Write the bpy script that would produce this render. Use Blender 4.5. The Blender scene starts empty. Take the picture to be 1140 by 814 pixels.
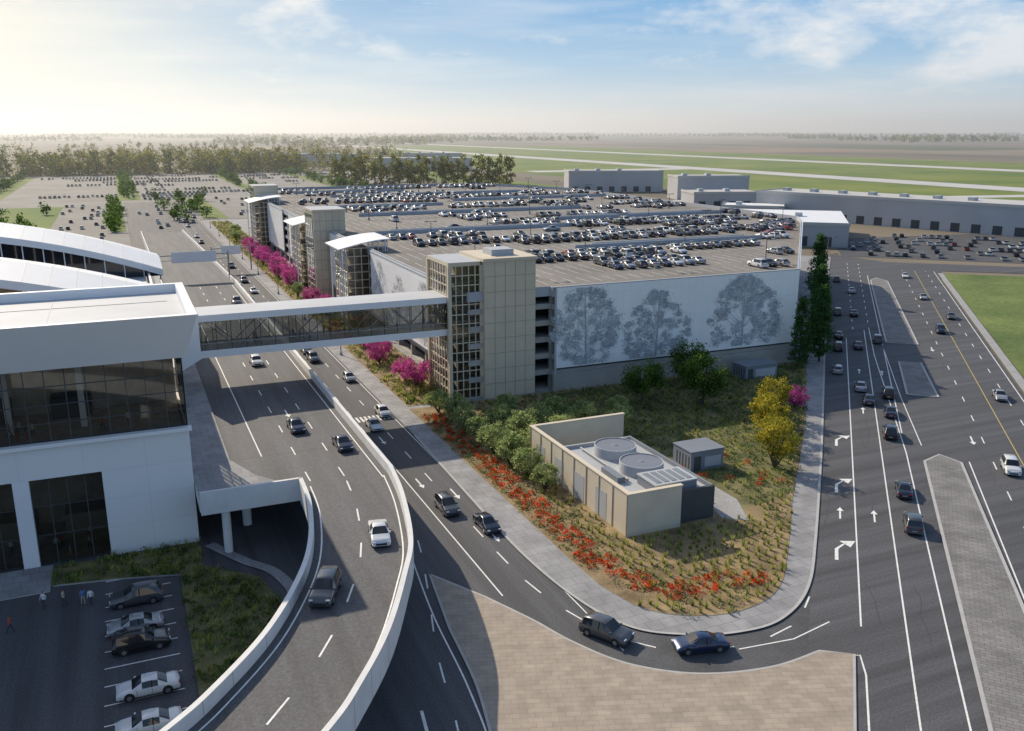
import bpy, math, random
import numpy as np
from mathutils import Vector, Matrix
R=random.Random(7); rng=np.random.default_rng(7)
scene=bpy.context.scene
col=scene.collection

# ------------------------------------------------------------------ materials
def mat(name,c,rough=.8,metal=0,var=.15,scale=1.0,c2=None,bump=0,bscale=20,coat=0,stretch=None,ang=0,spec=.5,fine=0,fa=.28):
    m=bpy.data.materials.new(name); m.use_nodes=True; n=m.node_tree; b=n.nodes['Principled BSDF']
    b.inputs['Roughness'].default_value=rough; b.inputs['Metallic'].default_value=metal
    b.inputs['Specular IOR Level'].default_value=spec
    if coat: b.inputs['Coat Weight'].default_value=coat; b.inputs['Coat Roughness'].default_value=.05
    b.inputs['Base Color'].default_value=(*c,1)
    if var or c2:
        tc=n.nodes.new('ShaderNodeTexCoord'); mp=n.nodes.new('ShaderNodeMapping')
        n.links.new(tc.outputs['Object'],mp.inputs[0])
        mp.inputs['Rotation'].default_value=(0,0,ang)
        if stretch: mp.inputs['Scale'].default_value=stretch
        nz=n.nodes.new('ShaderNodeTexNoise'); nz.inputs['Scale'].default_value=scale; nz.inputs['Detail'].default_value=7
        nz.inputs['Roughness'].default_value=.6
        n.links.new(mp.outputs[0],nz.inputs['Vector'])
        rp=n.nodes.new('ShaderNodeValToRGB')
        rp.color_ramp.elements[0].position=.33; rp.color_ramp.elements[1].position=.67
        a=tuple(x*(1-var) for x in c); bb=c2 if c2 else tuple(min(1,x*(1+var)) for x in c)
        rp.color_ramp.elements[0].color=(*a,1); rp.color_ramp.elements[1].color=(*bb,1)
        n.links.new(nz.outputs['Fac'],rp.inputs[0]); last=rp.outputs[0]
        if fine:
            n2=n.nodes.new('ShaderNodeTexNoise'); n2.inputs['Scale'].default_value=fine; n2.inputs['Detail'].default_value=8
            n.links.new(tc.outputs['Object'],n2.inputs['Vector'])
            mr=n.nodes.new('ShaderNodeMapRange'); mr.inputs['From Min'].default_value=.3; mr.inputs['From Max'].default_value=.7
            mr.inputs['To Min'].default_value=1-fa; mr.inputs['To Max'].default_value=1+fa
            n.links.new(n2.outputs['Fac'],mr.inputs[0])
            vm=n.nodes.new('ShaderNodeVectorMath'); vm.operation='SCALE'
            n.links.new(last,vm.inputs[0]); n.links.new(mr.outputs[0],vm.inputs['Scale']); last=vm.outputs[0]
        n.links.new(last,b.inputs['Base Color'])
    return m
def brick_mat(name,c1,c2,mortar,bw,bh,scale=1,ang=0,rough=.85,msize=.02,big=.3,rotx=0,lo=.75,hi=1.2):
    m=bpy.data.materials.new(name); m.use_nodes=True; n=m.node_tree; b=n.nodes['Principled BSDF']
    b.inputs['Roughness'].default_value=rough
    tc=n.nodes.new('ShaderNodeTexCoord'); mp=n.nodes.new('ShaderNodeMapping'); mp.inputs['Rotation'].default_value=(rotx,0,ang)
    n.links.new(tc.outputs['Object'],mp.inputs[0])
    br=n.nodes.new('ShaderNodeTexBrick'); br.inputs['Scale'].default_value=scale
    br.inputs['Brick Width'].default_value=bw; br.inputs['Row Height'].default_value=bh; br.inputs['Mortar Size'].default_value=msize
    if rotx: br.offset=0
    br.inputs['Color1'].default_value=(*c1,1); br.inputs['Color2'].default_value=(*c2,1); br.inputs['Mortar'].default_value=(*mortar,1)
    n.links.new(mp.outputs[0],br.inputs['Vector'])
    n2=n.nodes.new('ShaderNodeTexNoise'); n2.inputs['Scale'].default_value=big; n2.inputs['Detail'].default_value=8
    n.links.new(tc.outputs['Object'],n2.inputs['Vector'])
    mr=n.nodes.new('ShaderNodeMapRange'); mr.inputs['From Min'].default_value=.3; mr.inputs['From Max'].default_value=.7
    mr.inputs['To Min'].default_value=lo; mr.inputs['To Max'].default_value=hi
    n.links.new(n2.outputs['Fac'],mr.inputs[0])
    vm=n.nodes.new('ShaderNodeVectorMath'); vm.operation='SCALE'
    n.links.new(br.outputs['Color'],vm.inputs[0]); n.links.new(mr.outputs[0],vm.inputs['Scale'])
    n.links.new(vm.outputs[0],b.inputs['Base Color'])
    return m
def leaf_mat(name,c,tr=.45):
    m=bpy.data.materials.new(name); m.use_nodes=True; n=m.node_tree; n.nodes.clear()
    o=n.nodes.new('ShaderNodeOutputMaterial'); d=n.nodes.new('ShaderNodeBsdfDiffuse'); t=n.nodes.new('ShaderNodeBsdfTranslucent')
    mx=n.nodes.new('ShaderNodeMixShader'); mx.inputs[0].default_value=tr
    oi=n.nodes.new('ShaderNodeTexCoord'); nz=n.nodes.new('ShaderNodeTexNoise'); nz.inputs['Scale'].default_value=.6
    n.links.new(oi.outputs['Object'],nz.inputs['Vector'])
    rp=n.nodes.new('ShaderNodeValToRGB'); rp.color_ramp.elements[0].position=.35; rp.color_ramp.elements[1].position=.65
    rp.color_ramp.elements[0].color=(*[x*.7 for x in c],1); rp.color_ramp.elements[1].color=(*[min(1,x*1.3) for x in c],1)
    n.links.new(nz.outputs['Fac'],rp.inputs[0])
    n.links.new(rp.outputs[0],d.inputs[0]); n.links.new(rp.outputs[0],t.inputs[0])
    n.links.new(d.outputs[0],mx.inputs[1]); n.links.new(t.outputs[0],mx.inputs[2]); n.links.new(mx.outputs[0],o.inputs[0])
    return m
def glass_mat(name,tint=(.25,.28,.3),refl=.35):
    m=bpy.data.materials.new(name); m.use_nodes=True; n=m.node_tree; n.nodes.clear()
    o=n.nodes.new('ShaderNodeOutputMaterial'); g=n.nodes.new('ShaderNodeBsdfGlossy'); t=n.nodes.new('ShaderNodeBsdfTransparent')
    g.inputs['Roughness'].default_value=.03; g.inputs['Color'].default_value=(.8,.87,.95,1); t.inputs[0].default_value=(*tint,1)
    lw=n.nodes.new('ShaderNodeLayerWeight'); lw.inputs[0].default_value=refl
    mx=n.nodes.new('ShaderNodeMixShader'); n.links.new(lw.outputs['Fresnel'],mx.inputs[0])
    n.links.new(t.outputs[0],mx.inputs[1]); n.links.new(g.outputs[0],mx.inputs[2]); n.links.new(mx.outputs[0],o.inputs[0])
    return m

DIAG=math.atan2(.736,.677)
ASPH=mat('asphalt_lower',(.076,.078,.086),.8,var=.3,scale=.5,stretch=(1,.035,1),fine=5)
ASPHR=mat('asphalt_right',(.076,.078,.086),.8,var=.3,scale=.5,stretch=(.035,1,1),ang=-DIAG,fine=5)
ASPHJ=mat('asphalt_junction',(.073,.075,.082),.8,var=.25,scale=.25,fine=5)
DECK=mat('asphalt_deck',(.092,.093,.100),.8,var=.27,scale=.5,stretch=(1,.05,1),fine=5)
PAINT=mat('road_paint',(.76,.76,.74),.6,var=.16,scale=3)
YEL=mat('yellow_paint',(.55,.42,.12),.6,var=.1,scale=3)
CONC=mat('sidewalk_concrete',(.32,.32,.32),.85,var=.1,scale=.4,fine=8)
SIDE=brick_mat('sidewalk_slabs',(.31,.31,.32),(.26,.26,.27),(.15,.15,.15),1.5,1.5,1,0,msize=.025)
KERB=mat('kerb',(.42,.42,.41),.8,var=.08)
WCON=mat('white_concrete',(.68,.68,.67),.7,var=.05,scale=.25,fine=.9,fa=.05)
WHITE=mat('white_panel',(.80,.81,.82),.5,var=.03,scale=.2)
WALLW=brick_mat('white_wall_panels',(.80,.80,.80),(.78,.78,.78),(.52,.53,.54),6,3.2,1,0,.6,.012,.1,rotx=math.pi/2,lo=.94,hi=1.04)
TAN=mat('tan_metal_panel',(.62,.535,.40),.55,var=.05,scale=.3)
TANP=mat('tan_wall',(.62,.55,.43),.75,var=.06,scale=.4)
TANL=mat('tan_rib',(.36,.31,.23),.6,var=.05)
DGREY=mat('dark_grey',(.06,.065,.07),.6,var=.1)
BLK=mat('black_trim_and_shade',(.022,.023,.026),.9,var=.1)
GREY=mat('grey_panel',(.20,.225,.26),.6,var=.06,scale=.2)
LGREY=mat('light_grey_panel',(.42,.44,.47),.6,var=.05,scale=.2)
SLAB=mat('garage_slab',(.38,.37,.34),.85,var=.1,scale=.3)
RDECK=mat('roof_deck_concrete',(.195,.18,.165),.9,var=.22,scale=.06,fine=1.2,fa=.14)
ROOFM=mat('terminal_roof',(.48,.50,.53),.7,var=.08,scale=.12)
MUR=brick_mat('mural_panels',(.94,.935,.93),(.91,.905,.90),(.66,.67,.69),1.5,3.35,1,0,.3,.012,.06,rotx=math.pi/2,lo=.95,hi=1.03)
MURD=mat('mural_ink_dark',(.31,.33,.37),.6,var=.2)
MURM=mat('mural_ink_mid',(.52,.55,.59),.6,var=.2)
PAV=brick_mat('tan_pavers',(.38,.32,.26),(.32,.27,.22),(.24,.205,.17),1.2,.6,1,math.radians(20),msize=.02,big=.6,lo=.84,hi=1.14)
PAVG=brick_mat('grey_pavers',(.24,.23,.225),(.18,.175,.175),(.11,.11,.11),.9,.45,1,DIAG,msize=.03)
SOIL=mat('garden_soil',(.21,.15,.08),.95,var=.3,scale=.35,c2=(.34,.25,.13),fine=5)
SOILG=mat('garden_soil_green',(.075,.10,.035),.95,var=.3,scale=.3,c2=(.22,.19,.08),fine=5)
LAWN=mat('lawn',(.10,.17,.03),.95,var=.35,scale=.05,c2=(.16,.21,.05),fine=1)
GREEN=mat('airfield_grass',(.10,.19,.02),.95,var=.25,scale=.01,c2=(.19,.22,.04))
GROUND=mat('ground_dry',(.14,.13,.10),.95,var=.35,scale=.0022,c2=(.24,.195,.14),stretch=(2.5,.5,1))
GLASS=glass_mat('window_glass',(.66,.64,.60),.35)
GLASSB=glass_mat('bridge_glass',(.5,.52,.52),.42)
INT=mat('interior',(.52,.44,.35),.8,var=.25,scale=.5)
STEEL=mat('steel',(.35,.36,.37),.4,.6,var=.05)
TYRE=mat('tyre',(.02,.02,.02),.8,var=0); RIM=mat('rim',(.45,.45,.46),.3,.8,var=0)
CGL=mat('car_glass',(.015,.018,.022),.05,0,var=0,spec=.8)
HLT=mat('headlight',(.7,.72,.75),.1,0,var=0); TLT=mat('taillight',(.35,.01,.01),.3,0,var=0)

# ------------------------------------------------------------------ mesh builder
class MB:
    def __init__(s): s.v=[];s.f=[];s.m=[];s.mats=[]
    def mi(s,m):
        if m not in s.mats: s.mats.append(m)
        return s.mats.index(m)
    def add(s,vs,fs,m):
        o=len(s.v); s.v.extend([tuple(p) for p in vs]); k=s.mi(m)
        for f in fs: s.f.append(tuple(o+i for i in f)); s.m.append(k)
    def box(s,x0,x1,y0,y1,z0,z1,m,top=None):
        vs=[(x0,y0,z0),(x1,y0,z0),(x1,y1,z0),(x0,y1,z0),(x0,y0,z1),(x1,y0,z1),(x1,y1,z1),(x0,y1,z1)]
        s.add(vs,[(0,3,2,1),(0,1,5,4),(1,2,6,5),(2,3,7,6),(3,0,4,7)],m)
        s.add(vs[4:],[(0,1,2,3)],top or m)
    def obox(s,p0,p1,w,z0,z1,m,z0b=None,z1b=None):
        d=Vector((p1[0]-p0[0],p1[1]-p0[1])); 
        if d.length<1e-6: return
        d.normalize(); n=Vector((-d.y,d.x))*w/2
        z0b=z0 if z0b is None else z0b; z1b=z1 if z1b is None else z1b
        a=(p0[0]-n.x,p0[1]-n.y);b=(p1[0]-n.x,p1[1]-n.y);c=(p1[0]+n.x,p1[1]+n.y);e=(p0[0]+n.x,p0[1]+n.y)
        vs=[(*a,z0),(*b,z0b),(*c,z0b),(*e,z0),(*a,z1),(*b,z1b),(*c,z1b),(*e,z1)]
        s.add(vs,[(0,3,2,1),(0,1,5,4),(1,2,6,5),(2,3,7,6),(3,0,4,7),(4,5,6,7)],m)
    def prism(s,pts,z0,z1,m,side=None):
        n=len(pts); 
        A=sum(pts[i][0]*pts[(i+1)%n][1]-pts[(i+1)%n][0]*pts[i][1] for i in range(n))
        if A<0: pts=pts[::-1]
        vs=[(*p[:2],z0) for p in pts]+[(*p[:2],z1) for p in pts]
        s.add(vs,[(i,(i+1)%n,n+(i+1)%n,n+i) for i in range(n)],side or m)
        s.add([(*p[:2],z1) for p in pts],[tuple(range(n))],m)
    def sheet(s,pts,z,m):
        n=len(pts); A=sum(pts[i][0]*pts[(i+1)%n][1]-pts[(i+1)%n][0]*pts[i][1] for i in range(n))
        if A<0: pts=pts[::-1]
        s.add([(*p[:2],z) for p in pts],[tuple(range(n))],m)
    def cyl(s,p0,p1,r0,r1,n,m,cap=True):
        p0=Vector(p0);p1=Vector(p1);d=(p1-p0).normalized(); a=d.orthogonal().normalized(); b=d.cross(a)
        vs=[p0+(a*math.cos(t)+b*math.sin(t))*r0 for t in [2*math.pi*i/n for i in range(n)]]
        vs+=[p1+(a*math.cos(t)+b*math.sin(t))*r1 for t in [2*math.pi*i/n for i in range(n)]]
        fs=[(i,(i+1)%n,n+(i+1)%n,n+i) for i in range(n)]
        if cap: fs+=[tuple(range(n))[::-1],tuple(range(n,2*n))]
        s.add(vs,fs,m)
    def strip(s,L,Rr,m):
        n=len(L); vs=list(L)+list(Rr)
        s.add(vs,[(i,n+i,n+i+1,i+1) for i in range(n-1)],m)
    def mesh(s,name,smooth=False):
        me=bpy.data.meshes.new(name); me.from_pydata(s.v,[],s.f)
        for m in s.mats: me.materials.append(m)
        me.polygons.foreach_set('material_index',s.m)
        if smooth: me.polygons.foreach_set('use_smooth',[True]*len(s.f))
        me.update(); return me
    def obj(s,name,smooth=False):
        o=bpy.data.objects.new(name,s.mesh(name,smooth)); col.objects.link(o); return o
def inst(name,me,loc,rz=0,sc=1):
    o=bpy.data.objects.new(name,me); o.location=loc; o.rotation_euler=(0,0,rz)
    o.scale=(sc,sc,sc) if not isinstance(sc,tuple) else sc
    col.objects.link(o); return o
def smooth(pts,k=8):
    P=[Vector(p) for p in pts]; out=[]
    for i in range(len(P)-1):
        p0=P[max(i-1,0)];p1=P[i];p2=P[i+1];p3=P[min(i+2,len(P)-1)]
        for j in range(k):
            t=j/k
            out.append(.5*((2*p1)+(p2-p0)*t+(2*p0-5*p1+4*p2-p3)*t*t+(3*p1-p0-3*p2+p3)*t**3))
    out.append(P[-1]); return out
def line(mb,pts,w,z,m,dash=None):
    P=[Vector(p[:2]) for p in pts]; 
    if not dash:
        L=[];Rr=[]
        for i,p in enumerate(P):
            a=P[max(i-1,0)];b=P[min(i+1,len(P)-1)]; d=(b-a).normalized(); n=Vector((-d.y,d.x))*w/2
            L.append((p.x+n.x,p.y+n.y,z));Rr.append((p.x-n.x,p.y-n.y,z))
        mb.strip(L,Rr,m); return
    on,off=dash; pos=0; 
    seg=[(P[i],P[i+1]) for i in range(len(P)-1)]; tot=sum((b-a).length for a,b in seg)
    def at(t):
        for a,b in seg:
            l=(b-a).length
            if t<=l: return a+(b-a)*(t/l),(b-a).normalized()
            t-=l
        a,b=seg[-1]; return b,(b-a).normalized()
    while pos<tot:
        a,d=at(pos);b,d2=at(min(pos+on,tot)); n=Vector((-d.y,d.x))*w/2;n2=Vector((-d2.y,d2.x))*w/2
        mb.add([(a.x-n.x,a.y-n.y,z),(b.x-n2.x,b.y-n2.y,z),(b.x+n2.x,b.y+n2.y,z),(a.x+n.x,a.y+n.y,z)],[(0,1,2,3)],m)
        pos+=on+off
def arrow(mb,x,y,ang,z,m,k=1.0,turn=0):
    c,s_=math.cos(ang),math.sin(ang)
    def A(pts): mb.add([(x+k*(a*c-b*s_),y+k*(a*s_+b*c),z) for a,b in pts],[tuple(range(len(pts)))],m)
    if not turn:
        A([(-2,-.13),(1,-.13),(1,.13),(-2,.13)]); A([(1,-.5),(2.4,0),(1,.5)])
    else:
        t=turn
        A([(-2.4,-.16),(0,-.16),(0,.16),(-2.4,.16)]); A([(0,-.16),(1.5,.75*t-.1),(1.2,.75*t+.25),(0,.16)])
        A([(1.85,.25*t),(2.3,1.7*t),(.75,1.25*t)])
def RR(s,c): return (s*.677+c*.736, s*.736-c*.677)
def curtain(mb,p0,p1,z0,z1,nx,nz,gl,fr,t=.14,d=.16):
    p0=Vector(p0[:2]);p1=Vector(p1[:2])
    mb.add([(*p0,z0),(*p1,z0),(*p1,z1),(*p0,z1)],[(0,1,2,3)],gl)
    u=(p1-p0).normalized()
    for i in range(nx+1):
        c=p0+(p1-p0)*i/nx
        mb.obox(c-u*t/2,c+u*t/2,d,z0,z1,fr)
    for j in range(nz+1):
        z=z0+(z1-z0)*j/nz
        mb.obox(p0,p1,d*.8,z-t/2,z+t/2,fr)

# ------------------------------------------------------------------ ground & roads
g=MB(); S=9000
g.sheet([(-S,-600),(S+4000,-600),(S+4000,2*S),(-S,2*S)],-.10,GROUND); g.obj('ground')

g=MB(); g.sheet([(24,10),(60,10),(66,70),(40,90),(24,90)],0,ASPHJ); g.obj('junction_road')
g=MB(); g.sheet([(-40,10),(37.2,10),(37.2,620),(3,620),(3,98),(-40,98)],.004,ASPH)
g.obj('lower_road')
g=MB(); g.sheet([RR(20,1.5),RR(20,36),RR(150,34.3),RR(300,34),RR(318,36),RR(326,120),RR(338,240),RR(352,240),RR(340,120),RR(334,20),RR(350,2),RR(300,1.5)],.008,ASPHR); g.obj('right_road')
outer=[(37,480),(37,122)]+[tuple(p) for p in smooth([(36.3,97),(36,81),(36.9,70),(39,63.2),(42.9,60.0),(47.7,58.4),(52.7,58.7),(59,62.4),(67.8,71.2),(88.7,93.6)])]+[(125.6,134),(197,211.5),(232,249),(224,258),(150,480)]
g=MB(); g.prism(outer,.0,.13,SIDE,KERB); g.obj('sidewalk')
k=MB(); line(k,[outer[i] for i in range(1,len(outer)-3)],.3,.134,KERB); k.obj('kerb')
inner=[(40,134.5),(40,78)]+[tuple(p) for p in smooth([(40.2,71),(41.8,65.4),(45.4,62.3),(50.4,61.3),(56,63.2),(62.2,69.2),(72.2,80.3)])]+[(92.3,101.2),(121.5,134.5)]
g=MB(); g.prism(inner,.1,.17,SOIL,KERB); g.obj('garden_bed')
gg=MB(); gg.sheet([(62,80),(72.4,81.4),(91,101),(119.5,133),(64,133),(56,124),(62,106)],.175,SOILG); gg.obj('garden_groundcover')
g=MB(); g.prism([(40.2,136),(50,136),(50,470),(40.2,470)],.1,.17,SOIL,KERB); g.obj('planting_strip')
g=MB(); g.prism([(61,79.2),(63.5,77.5),(66,83),(66,108),(62.2,108),(62.2,84)],.1,.20,CONC); g.obj('service_path')
pav=[(25.4,79.9)]+[tuple(p) for p in smooth([(28.9,73.4),(31.4,67.6),(33.1,62.9),(35.9,58),(40.6,54.4),(46.7,52.8),(52.2,53.1)])]+[(54.6,51.5),RR(50,5),RR(20,5),(14,20),(18,40)]+[tuple(p) for p in smooth([(21.8,54.6),(23,60.8),(23.8,69.4)])]
g=MB(); g.prism(pav,0,.12,PAV,KERB); g.obj('paver_plaza')
k=MB(); line(k,pav[:-1]+[pav[-1],pav[0]],.22,.124,KERB); k.obj('plaza_kerb')
for pts in ([RR(40,15.2),RR(60,14.8),RR(128,15.3),RR(131.5,17.5),RR(129,20),RR(90,20.6),RR(40,20.8)],
            [RR(162,15.4),RR(186,15.5),RR(186.5,19.5),RR(162,20.3)],
            [RR(203,14),RR(290,13.8),RR(296,15.5),RR(290,18.5),RR(203,20.3)]):
    g=MB(); g.prism(pts,0,.14,PAVG,KERB); g.obj('traffic_island')
    k=MB(); line(k,pts+[pts[0]],.35,.144,KERB); k.obj('island_kerb')
mk=MB(); Z=.016
def rl(s0,s1,c,w=.16,dash=None,m=PAINT): line(mk,[RR(s0,c),RR(s1,c)],w,Z,m,dash)
rl(80,205,6.0); rl(60,215,9.9,dash=None); rl(215,330,7.5,dash=(3,6))
line(mk,[RR(40,13.6),RR(100,13.3),RR(131,13.2),RR(190,11.2),RR(215,11)],.16,Z,PAINT); rl(215,330,11,dash=(3,6))
line(mk,[RR(135,15.5),RR(160,14.3),RR(205,13)],.14,Z,PAINT)
rl(40,316,27.9,m=YEL,w=.13); rl(40,316,24.2,dash=(3,8)); rl(40,316,31.2,dash=(3,8)); rl(40,316,33.6)
rl(40,130,21.1); rl(140,300,13.2)
rl(40,72,6.2); line(mk,[RR(72,6.2),RR(75,5.8),RR(74,3.6)],.16,Z,PAINT)
for s_,t in ((96,-1),(115.4,-1),(133.6,-1)): a=RR(s_,3.9); arrow(mk,a[0],a[1],DIAG,Z,PAINT,1.15,t)
for s_,c in ((106,4.3),(106.3,8.1),(150,8),(176,8),(176,12)): a=RR(s_,c); arrow(mk,a[0],a[1],DIAG,Z,PAINT,.8)
for s_ in (88,140,200): a=RR(s_,22.7); arrow(mk,a[0],a[1],DIAG+math.pi,Z,PAINT,.9)
def yl(y0,y1,x,w=.15,dash=None): line(mk,[(x,y0),(x,y1)],w,Z,PAINT,dash)
yl(73,117,30.6); yl(117,600,30.6,dash=(3,6)); yl(117,600,27.6,dash=(3,6)); yl(86,130,33.7,dash=(3,6)); yl(140,600,33.9,dash=(3,6)); yl(60,600,36.6,.12)
line(mk,smooth([(33.7,82),(34.0,74),(35.5,66.5),(38,60.8),(42,57.8),(47,56.6),(53,57.5),(58,61)]),.16,Z,PAINT,(3,4))
line(mk,[(46,56.2),(51.5,55.6),(56.5,56.6)],.14,Z,PAINT)
for y,x in ((99,35),(86,34.9),(104,32),(122,32)): arrow(mk,x,y,-math.pi/2,Z,PAINT,.8)
for i in range(9): mk.box(30.9+i*.68,31.25+i*.68,131.4,134.0,Z-.002,Z,PAINT)
line(mk,smooth([(27.6,104),(27,90),(24.5,78),(21.5,66),(19.5,55),(16,40)]),.15,Z,PAINT,(3,5))
line(mk,smooth([(24.8,84),(23.2,72),(22.2,60),(20.5,50),(15.5,35)]),.15,Z,PAINT)
arrow(mk,17.5,57,-math.pi/2-.15,Z,PAINT,1)
for i in range(12): mk.box(-5,1.0,61.2+i*2.75-.07,61.2+i*2.75+.07,Z-.002,Z,PAINT)
mk.obj('road_markings')
# crack sealing, manhole covers
PT=mat('crack_seal',(.045,.046,.050),.7,var=.1,scale=1); pm=MB()
for i in range(34):
    s_=R.uniform(55,290);c=R.choice([2.6,7.9,11.6,23,26,30]); P_=[RR(s_,c)]
    for q in range(R.randint(4,9)): s_+=R.uniform(.8,2.4); c+=R.uniform(-.35,.35); P_.append(RR(s_,c))
    line(pm,P_,.07,.0125,PT)
for i in range(18):
    y=R.uniform(60,280);x=R.choice([29,32,35.2]); P_=[(x,y)]
    for q in range(6): y+=R.uniform(1,2.5); x+=R.uniform(-.25,.25); P_.append((x,y))
    line(pm,P_,.07,.0125,PT)
for i in range(14): 
    x,y=R.uniform(25.5,34),R.uniform(90,220); pm.cyl((x,y,.009),(x,y,.0135),.38,.38,14,DGREY)
pm.obj('asphalt_repairs')

# ------------------------------------------------------------------ elevated road
DZ=6.5
Lp=[(15.1,92.5),(14.7,85.6),(13.2,77.3),(11,70.6),(7.2,63),(2.8,57),(-.6,53.4),(-8,47),(-18,41)]
Rp=[(25.1,92.5),(24,84.2),(21.7,73.7),(19.1,67.1),(15.5,59.4),(11.9,53.6),(8.7,49.4),(1,41.5),(-10,34)]
Ls=smooth(Lp);Rs=smooth(Rp)
e=MB()
e.strip([(p.x,p.y,DZ) for p in Ls],[(p.x,p.y,DZ) for p in Rs],DECK)
e.strip([(p.x,p.y,DZ-1.1) for p in Rs],[(p.x,p.y,DZ-1.1) for p in Ls],WCON)
e.box(4.6,25.1,92.5,232,DZ-1.1,DZ-.01,WCON); e.sheet([(8,92.5),(25.1,92.5),(25.1,232),(8,232)],DZ,DECK)
e.add([(8,232,DZ),(25.1,232,DZ),(25.1,430,.05),(8,430,.05)],[(0,1,2,3)],DECK)
e.add([(25.1,232,DZ),(25.1,430,.05),(25.1,430,0),(25.1,232,0)],[(0,1,2,3)],WCON)
e.add([(8,232,DZ),(8,430,.05),(8,430,0),(8,232,0)],[(0,1,2,3)],WCON)
e.prism([(4.7,92.6),(14.6,92.8),(11,98),(9,104),(9,230),(4.7,230)],DZ,DZ+.15,SIDE,KERB)
def para(pts,off,z0,z1,t=.45):
    P=[Vector(p[:2]) for p in pts]; A=[];B=[]
    for i,p in enumerate(P):
        a=P[max(i-1,0)];b=P[min(i+1,len(P)-1)]; d=(b-a).normalized(); n=Vector((-d.y,d.x))
        A.append(p+n*(off-t/2));B.append(p+n*(off+t/2))
    for X,Y_,za,zb in ((A,A,z0,z1),(B,B,z1,z0)):
        e.strip([(p.x,p.y,za) for p in X],[(p.x,p.y,zb) for p in X],WCON)
    e.strip([(p.x,p.y,z1) for p in A],[(p.x,p.y,z1) for p in B],WCON)
    for i in range(3,len(A)-1,5):
        for q in (A,B):
            d=(A[i]-B[i]).normalized()*(.004 if q is A else -.004); p=q[i]+d; tt=(q[i+1]-q[i]).normalized()*.02
            e.add([(p.x-tt.x,p.y-tt.y,z0),(p.x+tt.x,p.y+tt.y,z0),(p.x+tt.x,p.y+tt.y,z1),(p.x-tt.x,p.y-tt.y,z1)],[(0,1,2,3)],DGREY)
para(Ls,0,DZ-1.4,DZ+1.15); para(Rs,0,DZ-1.4,DZ+1.15)
e.obox((4.7,92.5),(15.1,92.5),.36,DZ-1.4,DZ+1.15,WCON)
e.obox((25.1,92.4),(25.1,232),.45,DZ-1.4,DZ+1.1,WCON)
e.obox((25.1,232),(25.1,430),.35,0,DZ+1.1,WCON,0,1.0)
e.obox((8,232),(8,430),.3,0,DZ+1.0,WCON,0,1.0)
for y in range(100,232,14):
    e.cyl((23.2,y,0),(23.2,y,DZ-1.1),.5,.5,12,WCON); e.cyl((10,y,0),(10,y,DZ-1.1),.5,.5,12,WCON)
e.cyl((7.2,93.4,0),(7.2,93.4,DZ-1.1),.45,.45,14,WCON)
for i in range(8,len(Ls)-4,11):
    c=(Ls[i]+Rs[i])/2; e.cyl((c.x,c.y,0),(c.x,c.y,DZ-1.1),.8,.8,14,WCON)
e.obj('elevated_road_ramp')
mk=MB(); Z=DZ+.008
cen=[(a+b)/2 for a,b in zip(Ls,Rs)]
line(mk,cen,.16,Z,PAINT,(3,5)); line(mk,[a+(b-a)*.1 for a,b in zip(Ls,Rs)],.14,Z,PAINT); line(mk,[a+(b-a)*.92 for a,b in zip(Ls,Rs)],.14,Z,PAINT)
line(mk,[(24.1,92),(24.1,232)],.14,Z,PAINT); 
for x in (16.4,20.2): line(mk,[(x,94),(x,232)],.15,Z,PAINT,(3,6))
line(mk,[(12.6,104),(12.6,232)],.15,Z,PAINT)
for y in (120,160,200): arrow(mk,18.3,y,-math.pi/2,Z,PAINT,.8)
for y in range(104,232,14): mk.box(9,24.8,y-.06,y+.06,Z-.004,Z-.003,PT)
mk.obj('deck_markings')
g=MB(); line(g,smooth([(5.4,96),(8.4,90.5),(11.0,86.5),(12.0,80),(10.0,71.5)]),1.2,.13,SIDE); g.obj('underpass_walk')

# ------------------------------------------------------------------ cars
STY={
 'sedan':dict(L=4.8,w=.91,st=[(-2.4,.62,.5),(-2.3,.90,0),(-1.95,1.0,0),(-1.45,1.02,0),(-.75,1.40,1),(-.1,1.46,1),(.45,1.42,1),(1.2,.98,0),(1.9,.87,0),(2.28,.74,0),(2.4,.52,.5)],sh=.92,wr=.62),
 'suv':dict(L=4.8,w=.96,st=[(-2.4,.75,.5),(-2.34,1.05,0),(-2.22,1.12,0),(-1.95,1.70,1),(-1.0,1.78,1),(-.1,1.78,1),(.35,1.72,1),(1.1,1.12,0),(1.9,1.05,0),(2.28,.9,0),(2.4,.6,.5)],sh=1.05,wr=.72),
 'hatch':dict(L=4.2,w=.88,st=[(-2.1,.65,.5),(-2.05,.95,0),(-1.95,1.0,0),(-1.5,1.42,1),(-.8,1.50,1),(-.1,1.51,1),(.35,1.46,1),(1.05,1.0,0),(1.6,.9,0),(1.98,.76,0),(2.1,.55,.5)],sh=.93,wr=.64)}
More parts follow.
